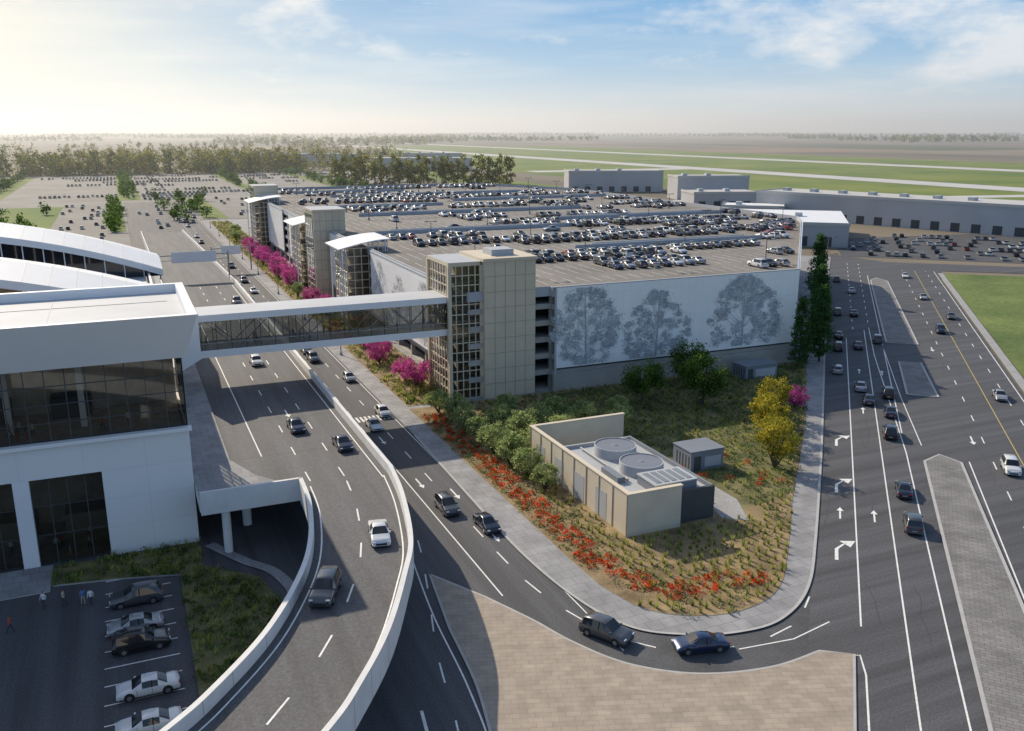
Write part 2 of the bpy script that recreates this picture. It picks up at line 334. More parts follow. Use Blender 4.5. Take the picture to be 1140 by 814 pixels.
def car_mesh(style,paint):
    s=STY[style]; mb=MB(); w=s['w']; rings=[]
    for (x,zt,tp) in s['st']:
        cab=zt>s['sh']+.25; sh=min(s['sh'],zt-.05); ww=w*(.90 if tp else (.97 if abs(x)>s['L']/2-.25 else 1))
        if cab: ww=w; h=[(0,.22),(ww*.92,.22),(ww,.36),(ww,.62),(ww*.97,sh),(s['wr'],zt-.09),(s['wr']*.8,zt-.01),(0,zt)]
        else: h=[(0,.24 if not tp else .3),(ww*.92,.24 if not tp else .3),(ww,.38),(ww,min(.6,sh-.06)),(ww*.96,sh),(ww*.86,sh+.03),(ww*.6,zt-.01),(0,zt)]
        rings.append((x,cab,h+[(-y,z) for y,z in h[-2:0:-1]])); 
    n=len(rings[0][2]); V=[(x,y,z) for x,c,h in rings for y,z in h]
    for i in range(len(rings)-1):
        c0,c1=rings[i][1],rings[i+1][1]
        for j in range(n):
            f=(i*n+j,i*n+(j+1)%n,(i+1)*n+(j+1)%n,(i+1)*n+j)
            m=paint; jj=j if j<7 else n-1-j
            if c0 and c1 and jj==4: m=CGL
            if c0!=c1 and jj in(5,6): m=CGL
            mb.f.append(f); mb.m.append(mb.mi(m))
    mb.v=V; k=len(rings)
    mb.f.append(tuple(range(n))); mb.m.append(mb.mi(paint)); mb.f.append(tuple((k-1)*n+i for i in range(n))[::-1]); mb.m.append(mb.mi(paint))
    nb=len(mb.f); L2=s['L']/2
    wb=L2*.6
    for x in(-wb,wb):
        for sg in(-1,1):
            mb.cyl((x,sg*(w-.25),.36),(x,sg*(w+.006),.36),.41,.41,16,BLK)
            mb.cyl((x,sg*(w-.22),.33),(x,sg*(w+.025),.33),.33,.33,16,TYRE)
            mb.cyl((x,sg*(w),.33),(x,sg*(w+.035),.33),.21,.2,10,RIM)
    zf=.66 if style!='suv' else .82
    for sg in(-1,1):
        mb.box(L2-.22,L2-.02,sg*w*.72-.16,sg*w*.72+.16,zf-.08,zf+.04,HLT)
        mb.box(-L2+.0,-L2+.13,sg*w*.74-.16,sg*w*.74+.16,zf+.06,zf+.2,TLT)
        xm=.95; mb.box(xm-.08,xm+.06,sg*(w+.02)-.1,sg*(w+.02)+.1,s['sh']+.0,s['sh']+.14,paint)
    for sg in(-1,1):
        for xx in (-.28,):
            zt=s['st'][5][1]-.08
            mb.add([(xx-.05,sg*(w*.985),s['sh']-.02),(xx+.05,sg*(w*.985),s['sh']-.02),(xx+.05,sg*(s['wr']+.015),zt),(xx-.05,sg*(s['wr']+.015),zt)],[(0,1,2,3)],BLK)
        for xx in (.85,-.28,-1.2): mb.box(xx-.012,xx+.012,sg*(w+.003)-.004,sg*(w+.003)+.004,.36,s['sh']-.08,BLK)
    mb.box(L2-.05,L2+.012,-.5,.5,.36,.55,BLK); mb.box(-L2-.012,-L2+.05,-.28,.28,.5,.64,RIM)
    mb.box(-L2*.93,L2*.93,-w*.93,w*.93,.17,.26,BLK)
    me=mb.mesh('car_'+style,False)
    sm=[i<nb-2 and mb.mats[mb.m[i]] is not CGL for i in range(len(mb.f))]
    me.polygons.foreach_set('use_smooth',sm); return me
PC={'white':(.68,.69,.70),'black':(.015,.016,.018),'silver':(.38,.39,.41),'grey':(.09,.095,.105),'blue':(.012,.03,.09),'navy':(.010,.018,.045),'red':(.25,.015,.012),'beige':(.28,.25,.2)}
PM={k:mat('paint_'+k,c,.3,.35 if k not in('white','red') else .0,var=0,coat=1.0) for k,c in PC.items()}
CM={(s,c):car_mesh(s,PM[c]) for s in STY for c in PC}
def car(x,y,z,ang,style='sedan',c='white',name='parked_car'): return inst(name,CM[(style,c)],(x,y,z),ang)
car(-2.2,85.9,.02,math.pi,'suv','grey','parked_suv')
car(-2.4,80.6,.02,math.pi,'sedan','silver'); car(-2.0,77.3,.02,0,'suv','black','parked_suv'); car(-1.7,70.1,.02,math.pi,'sedan','white'); car(-1.8,65.0,.02,math.pi,'sedan','white')
car(-22,83,.02,0,'sedan','black')
M=-math.pi/2
for x,y,st,c,a in ((18.2,112.5,'sedan','navy',M),(22.2,103.5,'sedan','navy',M),(18.3,149,'hatch','white',M),(13.9,190,'sedan','white',M),(22,205,'suv','grey',M)):
    car(x,y,DZ+.01,a,st,c,'moving_car')
car(19.6,77.0,DZ+.01,M-.18,'sedan','white','moving_car'); car(12.6,68.2,DZ+.01,M-.42,'suv','grey','moving_car')
for x,y,st,c in ((32.4,128,'sedan','white'),(35.4,133.8,'hatch','white'),(32.4,94.5,'suv','grey'),(35.0,88.2,'sedan','navy')): car(x,y,.02,M,st,c,'moving_car')
car(36.3,62.6,.02,math.radians(-60),'suv','grey','moving_car'); car(42.9,57.6,.02,math.radians(-14)+math.pi,'sedan','blue','moving_car')
for s_,c,st,cl in ((232,4.2,'suv','grey'),(232,8,'sedan','black'),(205,4.4,'sedan','black'),(193,4.2,'suv','black'),(196,8.2,'sedan','navy'),(203,12.2,'suv','grey'),(163,7.9,'sedan','silver'),(160,12.2,'suv','black'),(155,9,'sedan','navy'),(149,12.0,'sedan','navy'),(138,11.4,'suv','black'),(115,11.8,'sedan','navy'),(104.5,12.1,'suv','grey'),(266,8,'sedan','silver'),(285,4,'suv','grey'),(174,4.1,'hatch','silver')):
    a=RR(s_,c); car(a[0],a[1],.02,DIAG,st,cl,'moving_car')
for s_,c,st,cl in ((128,25.8,'suv','white'),(165,30,'sedan','silver'),(218,26,'suv','navy'),(236,30,'sedan','grey'),(262,26,'sedan','silver'),(300,24,'sedan','white')):
    a=RR(s_,c); car(a[0],a[1],.02,DIAG+math.pi,st,cl,'moving_car')
for i in range(60):
    y=150+i*7.5+R.uniform(-2,2)
    if R.random()<.4: car(R.choice([26.1,29.1,32.2,35.3]),y,.02,M,R.choice(['sedan','suv','hatch']),R.choice(['white','silver','grey','black','navy']),'moving_car')

# ------------------------------------------------------------------ garage
GP=[(51,136),(66,136),(66,135),(118,135),(185,212),(192,222),(192,374),(168,428),(64,430),(51,405)]
cx=sum(p[0] for p in GP)/len(GP); cy=sum(p[1] for p in GP)/len(GP)
def sc(P,k): return [(cx+(p[0]-cx)*k,cy+(p[1]-cy)*k) for p in P]
gr=MB(); RZ=17.3
gr.prism(sc(GP,.965),0.1,RZ-.6,BLK)  # solid core coloured near-black for the shade inside the open levels
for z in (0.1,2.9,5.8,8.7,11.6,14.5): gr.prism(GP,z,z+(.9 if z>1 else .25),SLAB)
gr.prism(GP,RZ-.6,RZ,RDECK,SLAB)
for i in range(len(GP)):
    a,b=GP[i],GP[(i+1)%len(GP)]
    gr.obox(a,b,.25,RZ-.6,RZ+1.05,LGREY)
    L=math.dist(a,b); n=max(1,int(L/9))
    for j in range(n):
        t=(j+.5)/n; x=a[0]+(b[0]-a[0])*t; y=a[1]+(b[1]-a[1])*t
        x=cx+(x-cx)*.992; y=cy+(y-cy)*.992
        gr.box(x-.35,x+.35,y-.35,y+.35,0,RZ-.6,SLAB)
STRIPS=((96,150,185),(60,120,232),(120,186,250),(70,150,285),(62,110,318),(120,188,335),(80,170,372),(70,120,400))
for (x0,x1,y) in STRIPS:
    gr.box(x0,x1,y,y+.3,RZ,RZ+1.0,LGREY); gr.box(x0+6,x1-4,y+3,y+3.3,RZ,RZ+1.0,LGREY)
    gr.box(x0+2,x1-6,y+.32,y+2.98,RZ,RZ+.12,LGREY)
rows=[]
y=146
while y<424:
    rows.append(y); y+=9.4 if len(rows)%2 else 5.6
def inG(x,y):
    c=False;P=sc(GP,.97);n=len(P)
    for i in range(n):
        a,b=P[i],P[(i+1)%n]
        if (a[1]>y)!=(b[1]>y) and x<(b[0]-a[0])*(y-a[1])/(b[1]-a[1])+a[0]: c=not c
    return c
mx0,mx1=66.5,118
gr.box(mx0,mx1,134.55,134.85,4.2,18.3,MUR)
gr.box(66,118,134.3,134.9,0,3.2,SLAB); 
gr.box(66.2,66.5,134.5,134.9,3.2,18.3,LGREY)
gr.box(66,118.2,134.5,134.95,18.3,18.45,LGREY)
gr.obox((118.3,135),(185.5,212),.3,4.2,18.2,MUR)
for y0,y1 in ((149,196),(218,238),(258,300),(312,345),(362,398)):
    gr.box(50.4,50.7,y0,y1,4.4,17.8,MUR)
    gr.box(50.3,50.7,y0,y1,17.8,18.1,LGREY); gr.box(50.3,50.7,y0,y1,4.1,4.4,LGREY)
for yy in range(150,430,30): gr.box(56,186,yy,yy+.12,RZ+.001,RZ+.0035,DGREY) if inG(60,yy) and inG(180,yy) else None
garage=gr.obj('parking_garage')

def mural_tree(mb,X0,z0,w,h,n,seed,plane='Y',fix=134.5,shape=0):
    r=random.Random(seed)
    def P(a,z,off): return (a,fix-off,z) if plane=='Y' else (fix-off,a,z)
    def prof(t): 
        if shape==0: return math.sin(math.pi*min(1,(.10+.88*t)))**.75
        return math.sin(math.pi*min(1,(.16+.82*t)**.85))**.9
    cl=[]
    for i in range(150):
        t=r.uniform(.0,.98); hw=w*.5*prof(t)*r.uniform(.1,1.08)*r.choice([-1,1]); cl.append((X0+hw,z0+h*t,r.uniform(.25,.8)))
    def seg(a,z,a2,z2,t,t2,o,mt=MURD):
        L=math.hypot(a2-a,z2-z)+1e-6; nx,nz=-(z2-z)/L,(a2-a)/L
        mb.add([P(a-nx*t,z-nz*t,o),P(a+nx*t,z+nz*t,o),P(a2+nx*t2,z2+nz*t2,o),P(a2-nx*t2,z2-nz*t2,o)],[(0,1,2,3)],mt)
    seg(X0,z0,X0+r.uniform(-.5,.5),z0+h*.9,.2,.03,.010)
    for i,(a,z,s) in enumerate(cl[:60]):
        zb=z0+(z-z0)*r.uniform(.35,.7); seg(X0+r.uniform(-.1,.1),zb,a,z,.035,.01,.012+.0003*i,MURM)
    tone={id(c):r.random() for c in cl}
    for i in range(n):
        c_=r.choice(cl); a,z,s=c_; a+=r.gauss(0,s*w*.055); z+=r.gauss(0,s*h*.045)
        if not z0+.1<z<18.1: continue
        sz=r.uniform(.05,.20); o=.05+r.random()*.05; th=r.random()*3
        q=[(a+sz*math.cos(th+k*math.pi/2)*(1 if k%2 else .5),z+sz*math.sin(th+k*math.pi/2)*(1 if k%2 else .5)) for k in range(4)]
        mb.add([P(b,c,o) for b,c in q],[(0,1,2,3)],MURD if r.random()<.12+.4*tone[id(c_)] else MURM)
mm=MB()
mural_tree(mm,72.3,4.4,12.5,13.9,8500,1); mural_tree(mm,86.5,4.4,13,12.2,8000,2,shape=1); mural_tree(mm,105.5,4.6,16,13.8,11000,3,shape=1)
mm.obj('tree_mural')
mm=MB()
for i,(yy,w,h) in enumerate(((158,12,12),(174,13,11),(189,12,12),(228,12,12),(268,14,12),(288,14,12))): mural_tree(mm,yy,4.6,w,h,1800,20+i,'X',50.38,i%2)
mm.obj('facade_tree_mural')

t=MB(); TZ=23.3
t.box(53.6,62.8,135.2,146,0,TZ,TAN)
for i in range(1,9): t.box(53.55,62.85,135.14,135.2,i*2.6,i*2.6+.06,TANL)
for i in range(1,5): t.box(53.6+i*1.84-.025,53.6+i*1.84+.025,135.15,135.2,0,TZ,TANL)
t.box(53.3,63.1,134.9,146.3,TZ,TZ+.5,TAN)
t.box(47.7,53.3,136.2,147,TZ-.6,TZ,TAN,LGREY); 
t.box(56,60,138,142,TZ+.5,TZ+1.5,LGREY)
for zz in range(7): t.box(48.2,53.5,136.6,146.7,zz*3.3+.1,zz*3.3+.4,SLAB)
t.box(51.5,53.5,138,146.5,0,TZ-.8,TANL)
for zz in range(6):
    t.add([(48.6,137.2,zz*3.3+.4),(50.2,137.2,zz*3.3+.4),(50.2,146,zz*3.3+3.5),(48.6,146,zz*3.3+3.5)],[(0,1,2,3)],SLAB)
curtain(t,(47.9,136.35),(53.5,136.35),.2,TZ-.6,5,14,GLASS,TAN,.16,.2)
curtain(t,(47.9,147),(47.9,136.35),.2,TZ-.6,8,14,GLASS,TAN,.16,.2)
for x,y in ((47.9,136.35),(47.9,147),(53.4,136.35)): t.box(x-.3,x+.3,y-.3,y+.3,0,TZ-.6,TAN)
t.obj('elevator_tower')
def stair(y0,y1,core,name,W=12):
    t=MB()
    t.box(48.6,50.9,y0+1,y1-1,0,17.5,TANL)
    curtain(t,(46,y0),(46,y1),.2,18.2,6,10,GLASS,TAN,.2,.25); curtain(t,(46,y0),(51,y0),.2,18.2,3,10,GLASS,TAN,.2,.25)
    for zz in range(6): t.box(46.2,51,y0+.2,y1-.2,zz*3.2+.1,zz*3.2+.5,SLAB)
    N=14;A=[];B=[];C=[];D=[]
    for i in range(N+1):
        q=i/N; x=44+q*W; z=18.3+1.9*math.sin(q*1.5); A.append((x,y0-1,z));B.append((x,y1+1,z));C.append((x,y0-1,z-.25));D.append((x,y1+1,z-.25))
    t.strip(B,A,WHITE);t.strip(C,D,WHITE);t.strip(A,C,WHITE);t.strip(D,B,WHITE)
    t.add([A[0],B[0],D[0],C[0]],[(0,1,2,3)],WHITE)
    for x in(45,51,55):
        z=18.3+1.9*math.sin((x-44)/W*1.5)-.25
        for yy in(y0,y1): t.cyl((x,yy,0 if x<51 else RZ),(x,yy,z),.16,.16,8,WHITE)
    curtain(t,(51.2,y0),(55.5,y0),RZ,19.4,4,2,GLASS,WHITE,.12,.12)
    if core:
        t.box(48,57,y1+1,y1+12,0,23,TAN); t.box(47.7,57.3,y1+.7,y1+12.3,23,23.5,TAN,LGREY)
        for i in range(1,9): t.box(47.95,57.05,y1+.95,y1+1.0,i*2.6,i*2.6+.08,TANL)
        curtain(t,(47.9,y1+1.5),(47.9,y1+11.5),.4,22.5,4,14,GLASS,TANL,.15,.15)
    t.obj(name)
stair(200,212,False,'stair_tower'); stair(257,270,False,'stair_tower'); stair(345,358,True,'stair_tower')
t=MB(); t.box(46.5,55,239,250,0,23.3,TAN); t.box(46.2,55.3,238.7,250.3,23.3,23.8,TAN,LGREY)
for i in range(1,9): t.box(46.45,55.05,238.94,239.0,i*2.6,i*2.6+.08,TANL)
for i in range(1,5): t.box(46.5+i*1.7-.03,46.5+i*1.7+.03,238.95,239,0,23.3,TANL)
curtain(t,(46.4,240),(46.4,249.5),.4,22.5,4,14,GLASS,TANL,.15,.15); t.obj('elevator_tower')

cols=['white','silver','grey','black','navy','blue','black','silver','grey','red','beige']
wts=[4,4,5,6,4,2,3,2,3,.5,1]
for ri,yy in enumerate(rows):
    occ=R.choice([.3,.45,.55,.4]); run=False
    for i in range(51):
        x=54+i*2.75
        if R.random()<.2: run=R.random()<min(.9,occ*(1.7 if yy<235 and x>74 else .85))
        if not run or R.random()<.10 or not inG(x,yy): continue
        if any(abs(yy+1.5-q)<4.5 and a<x<b for a,b,q in STRIPS): continue
        if x<64 and any(a-4<yy<b+4 for a,b in ((135,148),(199,214),(239,272),(345,372))): continue
        car(x+R.uniform(-.15,.15),yy+R.uniform(-.2,.2),RZ+.01,R.choice([M,-M])+R.uniform(-.03,.03),R.choice(['sedan','sedan','suv','hatch']),R.choices(cols,wts)[0])
for i in range(16):
    x,yy=R.uniform(75,180),R.choice(rows[1::2])+7.5
    if inG(x,yy): car(x,yy,RZ+.01,R.choice([0,math.pi]),'sedan',R.choice(cols),'moving_car')
sl=MB()
for yy in rows:
    for i in range(51):
        x=54+i*2.75-1.37
        if inG(x,yy): sl.box(x-.05,x+.05,yy-2.5,yy+2.5,RZ+.004,RZ+.008,PAINT)
sl.obj('roof_stall_markings')
lp=MB(); lp.cyl((0,0,0),(0,0,.8),.3,.3,10,CONC); lp.cyl((0,0,.8),(0,0,5),.09,.07,8,DGREY); lp.box(-1.1,1.1,-.06,.06,4.9,5.0,DGREY)
lp.box(-1.5,-.7,-.45,.45,4.95,5.12,DGREY); lp.box(.7,1.5,-.45,.45,4.95,5.12,DGREY); lpm=lp.mesh('roof_lamp')
for i in range(5):
    for j in range(9):
        x=70+i*27;y=152+j*30
        if inG(x,y): inst('roof_lamp_post',lpm,(x,y,RZ+.01),0,1.0)
sp=MB(); sp.cyl((0,0,0),(0,0,.6),.28,.28,10,CONC); sp.cyl((0,0,.6),(0,0,9),.11,.07,8,STEEL); sp.cyl((0,0,8.9),(2.2,0,9.4),.06,.05,6,STEEL); sp.box(1.9,2.9,-.18,.18,9.33,9.47,DGREY)
spm=sp.mesh('street_lamp')
for s_ in (230,275,320): a=RR(s_,.8); inst('street_lamp',spm,(a[0],a[1],.1),DIAG-math.pi/2)
for y in range(175,470,38): inst('street_lamp',spm,(38.2,y,.13),math.pi)

# ------------------------------------------------------------------ sky bridge
b=MB(); y0,y1=137,143.5; x0,x1=5,47.8
b.box(x0,x1,y0,y1,11.2,12.3,WHITE); b.box(x0,x1,y0-.3,y1+.3,16.7,17.7,WHITE,ROOFM)
curtain(b,(x0,y0+.1),(x1,y0+.1),12.3,16.7,20,1,GLASSB,DGREY,.09,.14); curtain(b,(x1,y1-.1),(x0,y1-.1),12.3,16.7,20,1,GLASSB,DGREY,.09,.14)
for i in range(9):
    xa=x0+i*(x1-x0)/9; xb=xa+(x1-x0)/9; 
    if i%2: xa,xb=xb,xa
    for yy in(y0+.6,y1-.6): b.cyl((xa,yy,12.3),(xb,yy,16.7),.1,.1,6,WHITE)
b.box(x0,x1,y0-.12,y0+.05,13.3,13.38,STEEL)
b.add([(5,y0-.4,9),(9,y0-.4,11.2),(9,y0-.4,18),(5,y0-.4,19)],[(0,1,2,3)],WHITE)
b.add([(9,y0-.4,11.2),(9,y1,11.2),(9,y1,18),(9,y0-.4,18)],[(0,1,2,3)],WHITE)
b.add([(5,y0-.4,19),(9,y0-.4,18),(9,y1,18),(5,y1,19)],[(0,1,2,3)],WHITE)
b.obj('sky_bridge')

# ------------------------------------------------------------------ terminal
T=MB(); F=97.5
T.box(-4.4,4.5,F,F+.5,0,9.6,WALLW)
T.box(-100,4.5,F,F+.8,9.6,13.0,WALLW)
x=-4.4
while x>-90:
    T.box(x-8.3,x-6.8,F,F+.9,0,9.6,WHITE); 
    curtain(T,(x-6.8,F+.6),(x,F+.6),0.1,9.6,4,3,GLASS,DGREY,.10,.12); x-=8.3
curtain(T,(-100,F+.5),(4.4,F+.5),13.4,21,56,4,GLASS,DGREY,.09,.12)
curtain(T,(4.4,F+.5),(4.4,114),13.4,21,10,4,GLASS,DGREY,.12,.14)
T.box(-100,4.8,F-.5,F+.3,13.0,13.4,WHITE)
T.box(4.1,4.5,F+.8,178,0,13.3,WALLW)
T.box(-100,4.0,F+1,113,.02,.1,INT); T.box(-100,4.0,F+1.2,113,9.6,9.9,INT); T.box(-100,4.0,F+1,113,13.0,13.3,INT); T.box(-100,4.0,109,109.3,0,25,INT)
for i in range(14): T.box(-6-i*7,-5.4-i*7,102,102.6,13.3,24,WHITE)
for i in range(10): T.box(-9-i*8,-5-i*8,106,108.8,13.3,15.6,DGREY); T.box(-9-i*8,-4-i*8,105,108.9,.1,2.4,TANL)
T.add([(-100,F-.2,21),(4.8,F-.2,21),(6.2,94.4,26),(-100,94.4,26)],[(0,1,2,3)],WHITE)
T.add([(4.8,F-.2,21),(4.8,115,21),(6.2,116,26),(6.2,94.4,26)],[(0,1,2,3)],WHITE)
T.add([(-100,F-.2,21),(4.8,F-.2,21),(4.8,115,21),(-100,115,21)],[(3,2,1,0)],WHITE)
T.add([(-100,94.4,26),(6.2,94.4,26),(6.2,116,26),(-100,116,26),(-100,95.2,26),(5.3,95.2,26),(5.3,115.2,26),(-100,115.2,26)],[(0,1,5,4),(1,2,6,5),(2,3,7,6)],WHITE)
T.add([(-100,95.2,26),(5.3,95.2,26),(5.3,115.2,26),(-100,115.2,26),(-100,95.2,25.0),(5.3,95.2,25.0),(5.3,115.2,25.0),(-100,115.2,25.0)],[(0,1,5,4),(1,2,6,5),(2,3,7,6)],WHITE)
T.sheet([(-100,95.2),(5.3,95.2),(5.3,115.2),(-100,115.2)],25.0,ROOFM)
for i in range(12): T.box(-8-i*8,-7.93-i*8,95.3,115,25.003,25.03,LGREY)
T.add([(-100,116,26),(6.2,116,26),(4.8,115,21),(-100,115,21)],[(0,1,2,3)],WHITE)
T.box(-100,3.6,115.2,235,13,15,ROOFM)
T.obox((4.3,114.5),(4.3,235),.4,13,15.8,WHITE)
def vault(y0,y1,xe,ztop,drop):
    N=30; A=[];B=[];C=[];D=[];E=[]
    for i in range(N+1):
        x=-100+(xe+100)*i/N; q=max(0,(x+45)/(xe+45)); z=ztop-drop*q**2
        A.append((x,y0,z));B.append((x,y1,z));C.append((x,y0,z-1.3));D.append((x,y1,z-1.3));E.append((x,(y0+y1)/2,z+1.6*(1-q*.3)))
    T.strip(E,A,WHITE);T.strip(B,E,WHITE);T.strip(A,C,WHITE);T.strip(D,B,WHITE);T.strip(C,D,WHITE)
    T.add([A[-1],B[-1],D[-1],C[-1]],[(0,1,2,3)],WHITE)
    for i in range(N):
        for P0,P1 in ((A[i],E[i]),(E[i],B[i])):   # standing seams
            T.add([(P0[0]-.05,P0[1],P0[2]+.02),(P0[0]+.05,P0[1],P0[2]+.02),(P1[0]+.05,P1[1],P1[2]+.02),(P1[0]-.05,P1[1],P1[2]+.02)],[(0,1,2,3)],LGREY)
        if D[i][2]>15.3:
            for yy in (y0+1.5,y1-1.5):
                T.add([(C[i][0],yy,15),(C[i+1][0],yy,15),(C[i+1][0],yy,C[i+1][2]),(C[i][0],yy,C[i][2])],[(0,1,2,3)],CGL)
                T.obox((C[i][0]-.1,yy-.05),(C[i][0]+.1,yy-.05),.3,15,C[i][2],WHITE)
vault(150,174,7,25.5,9.5); vault(196,222,7,26.5,10)
T.box(-60,-2,124,130,15,15.6,DGREY)
T.box(-60,0,138,140,15,18,CGL)
T.obj('terminal_building')

for (gy,gx0,gx1,gz) in ((245,8,25,5.6),(300,25.6,37.6,.1)):
    s=MB(); 
    for xx in(gx0,gx1): s.cyl((xx,gy,gz),(xx,gy,gz+8),.2,.2,8,STEEL)
    s.box(gx0,gx1,gy-.15,gy+.15,gz+7.2,gz+7.5,STEEL); s.box(gx0,gx1,gy-.15,gy+.15,gz+6,gz+6.2,STEEL)
    s.box(gx0+3,gx1-3,gy-.3,gy-.16,gz+5.4,gz+8.2,WHITE); s.obj('overhead_sign_gantry')

# ------------------------------------------------------------------ mechanical yard
m=MB()
m.box(48.2,48.6,79.2,105.2,.17,5.2,TANP); m.box(48.6,62.6,104.8,105.2,.17,5.2,TANP); m.box(48.6,55.2,79.2,79.6,.17,5.2,TANP)
for i in range(9): m.box(48.12,48.2,79.3+i*3.2,79.42+i*3.2,.17,5.2,TANL)
for i in range(4): m.box(48.17,48.2,84+i*5.5,86.6+i*5.5,.3,3.6,LGREY)
m.box(48.1,48.7,79.1,105.3,5.2,5.32,TANP); m.box(48.7,62.7,104.7,105.3,5.2,5.32,TANP); m.box(48.7,55.3,79.1,79.7,5.2,5.32,TANP)
m.box(50,60,80.4,99,.17,3.6,LGREY); m.box(60,60.3,80.2,99.2,.17,4.1,GREY); m.box(55.2,60.3,80.0,80.4,.17,4.1,DGREY)
m.box(50,60,99,99.3,.17,4.0,LGREY)
for i in range(6): m.box(60.3,60.36,81.5+i*3,83.6+i*3,.4,3.2,DGREY)
GRL=mat('fan_grille',(.24,.26,.30),.5,.3,var=.1,scale=6)
for fy in (88.6,95.0):
    N=40; c=(55.6,fy)
    m.cyl((c[0],c[1],3.6),(c[0],c[1],4.9),2.75,2.7,N,LGREY,False); m.cyl((c[0],c[1],3.6),(c[0],c[1],4.9),2.6,2.58,N,GREY,False)
    ring=[(c[0]+r*math.cos(2*math.pi*i/N),c[1]+r*math.sin(2*math.pi*i/N),4.9) for r in(2.7,2.58) for i in range(N)]
    m.add(ring,[(i,(i+1)%N,N+(i+1)%N,N+i) for i in range(N)],LGREY)
    m.cyl((c[0],c[1],4.74),(c[0],c[1],4.8),2.575,2.575,N,GRL)
    m.cyl((c[0],c[1],4.8),(c[0],c[1],4.86),.35,.3,12,GREY)
    for r in (.9,1.4,1.9,2.3): 
        rg_=[(c[0]+rr*math.cos(2*math.pi*i/N),c[1]+rr*math.sin(2*math.pi*i/N),4.82) for rr in(r+.03,r) for i in range(N)]
        m.add(rg_,[(i,(i+1)%N,N+(i+1)%N,N+i) for i in range(N)],GREY)
m.box(53.0,58.6,81.2,85.2,3.6,4.7,GREY); m.box(52.9,58.7,81.1,85.3,4.7,4.85,LGREY); 
for i in range(5): m.box(53.4+i*1.02,54.1+i*1.02,81.6,84.8,4.851,4.9,GREY)
m.box(50.8,51.8,86,90,3.6,4.3,GREY); m.cyl((52.2,86,3.9),(52.2,98,3.9),.14,.14,8,STEEL)
m.obj('cooling_tower_enclosure')
for (x,y,w,d,h) in ((66,93,5.2,4.2,2.8),(101,127,7,4,2.6)):
    u=MB(); u.box(x,x+w,y,y+d,.17,h,GREY); u.box(x-.1,x+w+.1,y-.1,y+d+.1,h,h+.15,GREY)
    u.box(x+.5,x+1.6,y-.03,y,.2,2.2,DGREY); u.box(x+2.2,x+w-.4,y-.03,y,.6,2.0,LGREY)
    for i in range(5): u.box(x-.03,x,y+.4+i*.7,y+.6+i*.7,.5,2.2,DGREY)
    u.obj('utility_shed')

# ------------------------------------------------------------------ vegetation
BARK=mat('bark',(.09,.07,.05),.9,var=.2,scale=3)
LV={k:(leaf_mat(k+'_a',a),leaf_mat(k+'_b',b_)) for k,a,b_ in (
 ('green',(.12,.20,.04),(.055,.10,.025)),('olive',(.42,.48,.20),(.20,.27,.11)),('conif',(.09,.18,.055),(.045,.09,.03)),
 ('pink',(.62,.13,.38),(.40,.07,.26)),('sunlit',(.46,.38,.05),(.24,.24,.04)),('far',(.26,.25,.04),(.10,.12,.025)),('red',(.74,.08,.02),(.50,.05,.01)),  # golden-yellow leaves: warm sunlight put into their colour
 ('tuft',(.44,.42,.12),(.22,.28,.07)),('shrub',(.14,.21,.06),(.07,.11,.035)))}
def leaves(C,s,rg):
    n=len(C); a=rg.normal(size=(n,3)); a/=np.linalg.norm(a,axis=1,keepdims=True)
    b_=np.cross(a,rg.normal(size=(n,3))); b_/=np.linalg.norm(b_,axis=1,keepdims=True)
    s=s*rg.uniform(.6,1.3,(n,1))
    return np.stack([C-a*s,C-b_*s*.6,C+a*s,C+b_*s*.6],1).reshape(-1,3)
def addleaf(mb,C,s,rg,mats,pick=None):
    V=leaves(C,s,rg); o=len(mb.v); mb.v.extend(map(tuple,V.tolist())); k=[mb.mi(q) for q in mats]
    for i in range(len(C)):
        mb.f.append((o+4*i,o+4*i+1,o+4*i+2,o+4*i+3)); mb.m.append(k[int(pick[i])] if pick is not None else k[i%len(k)])
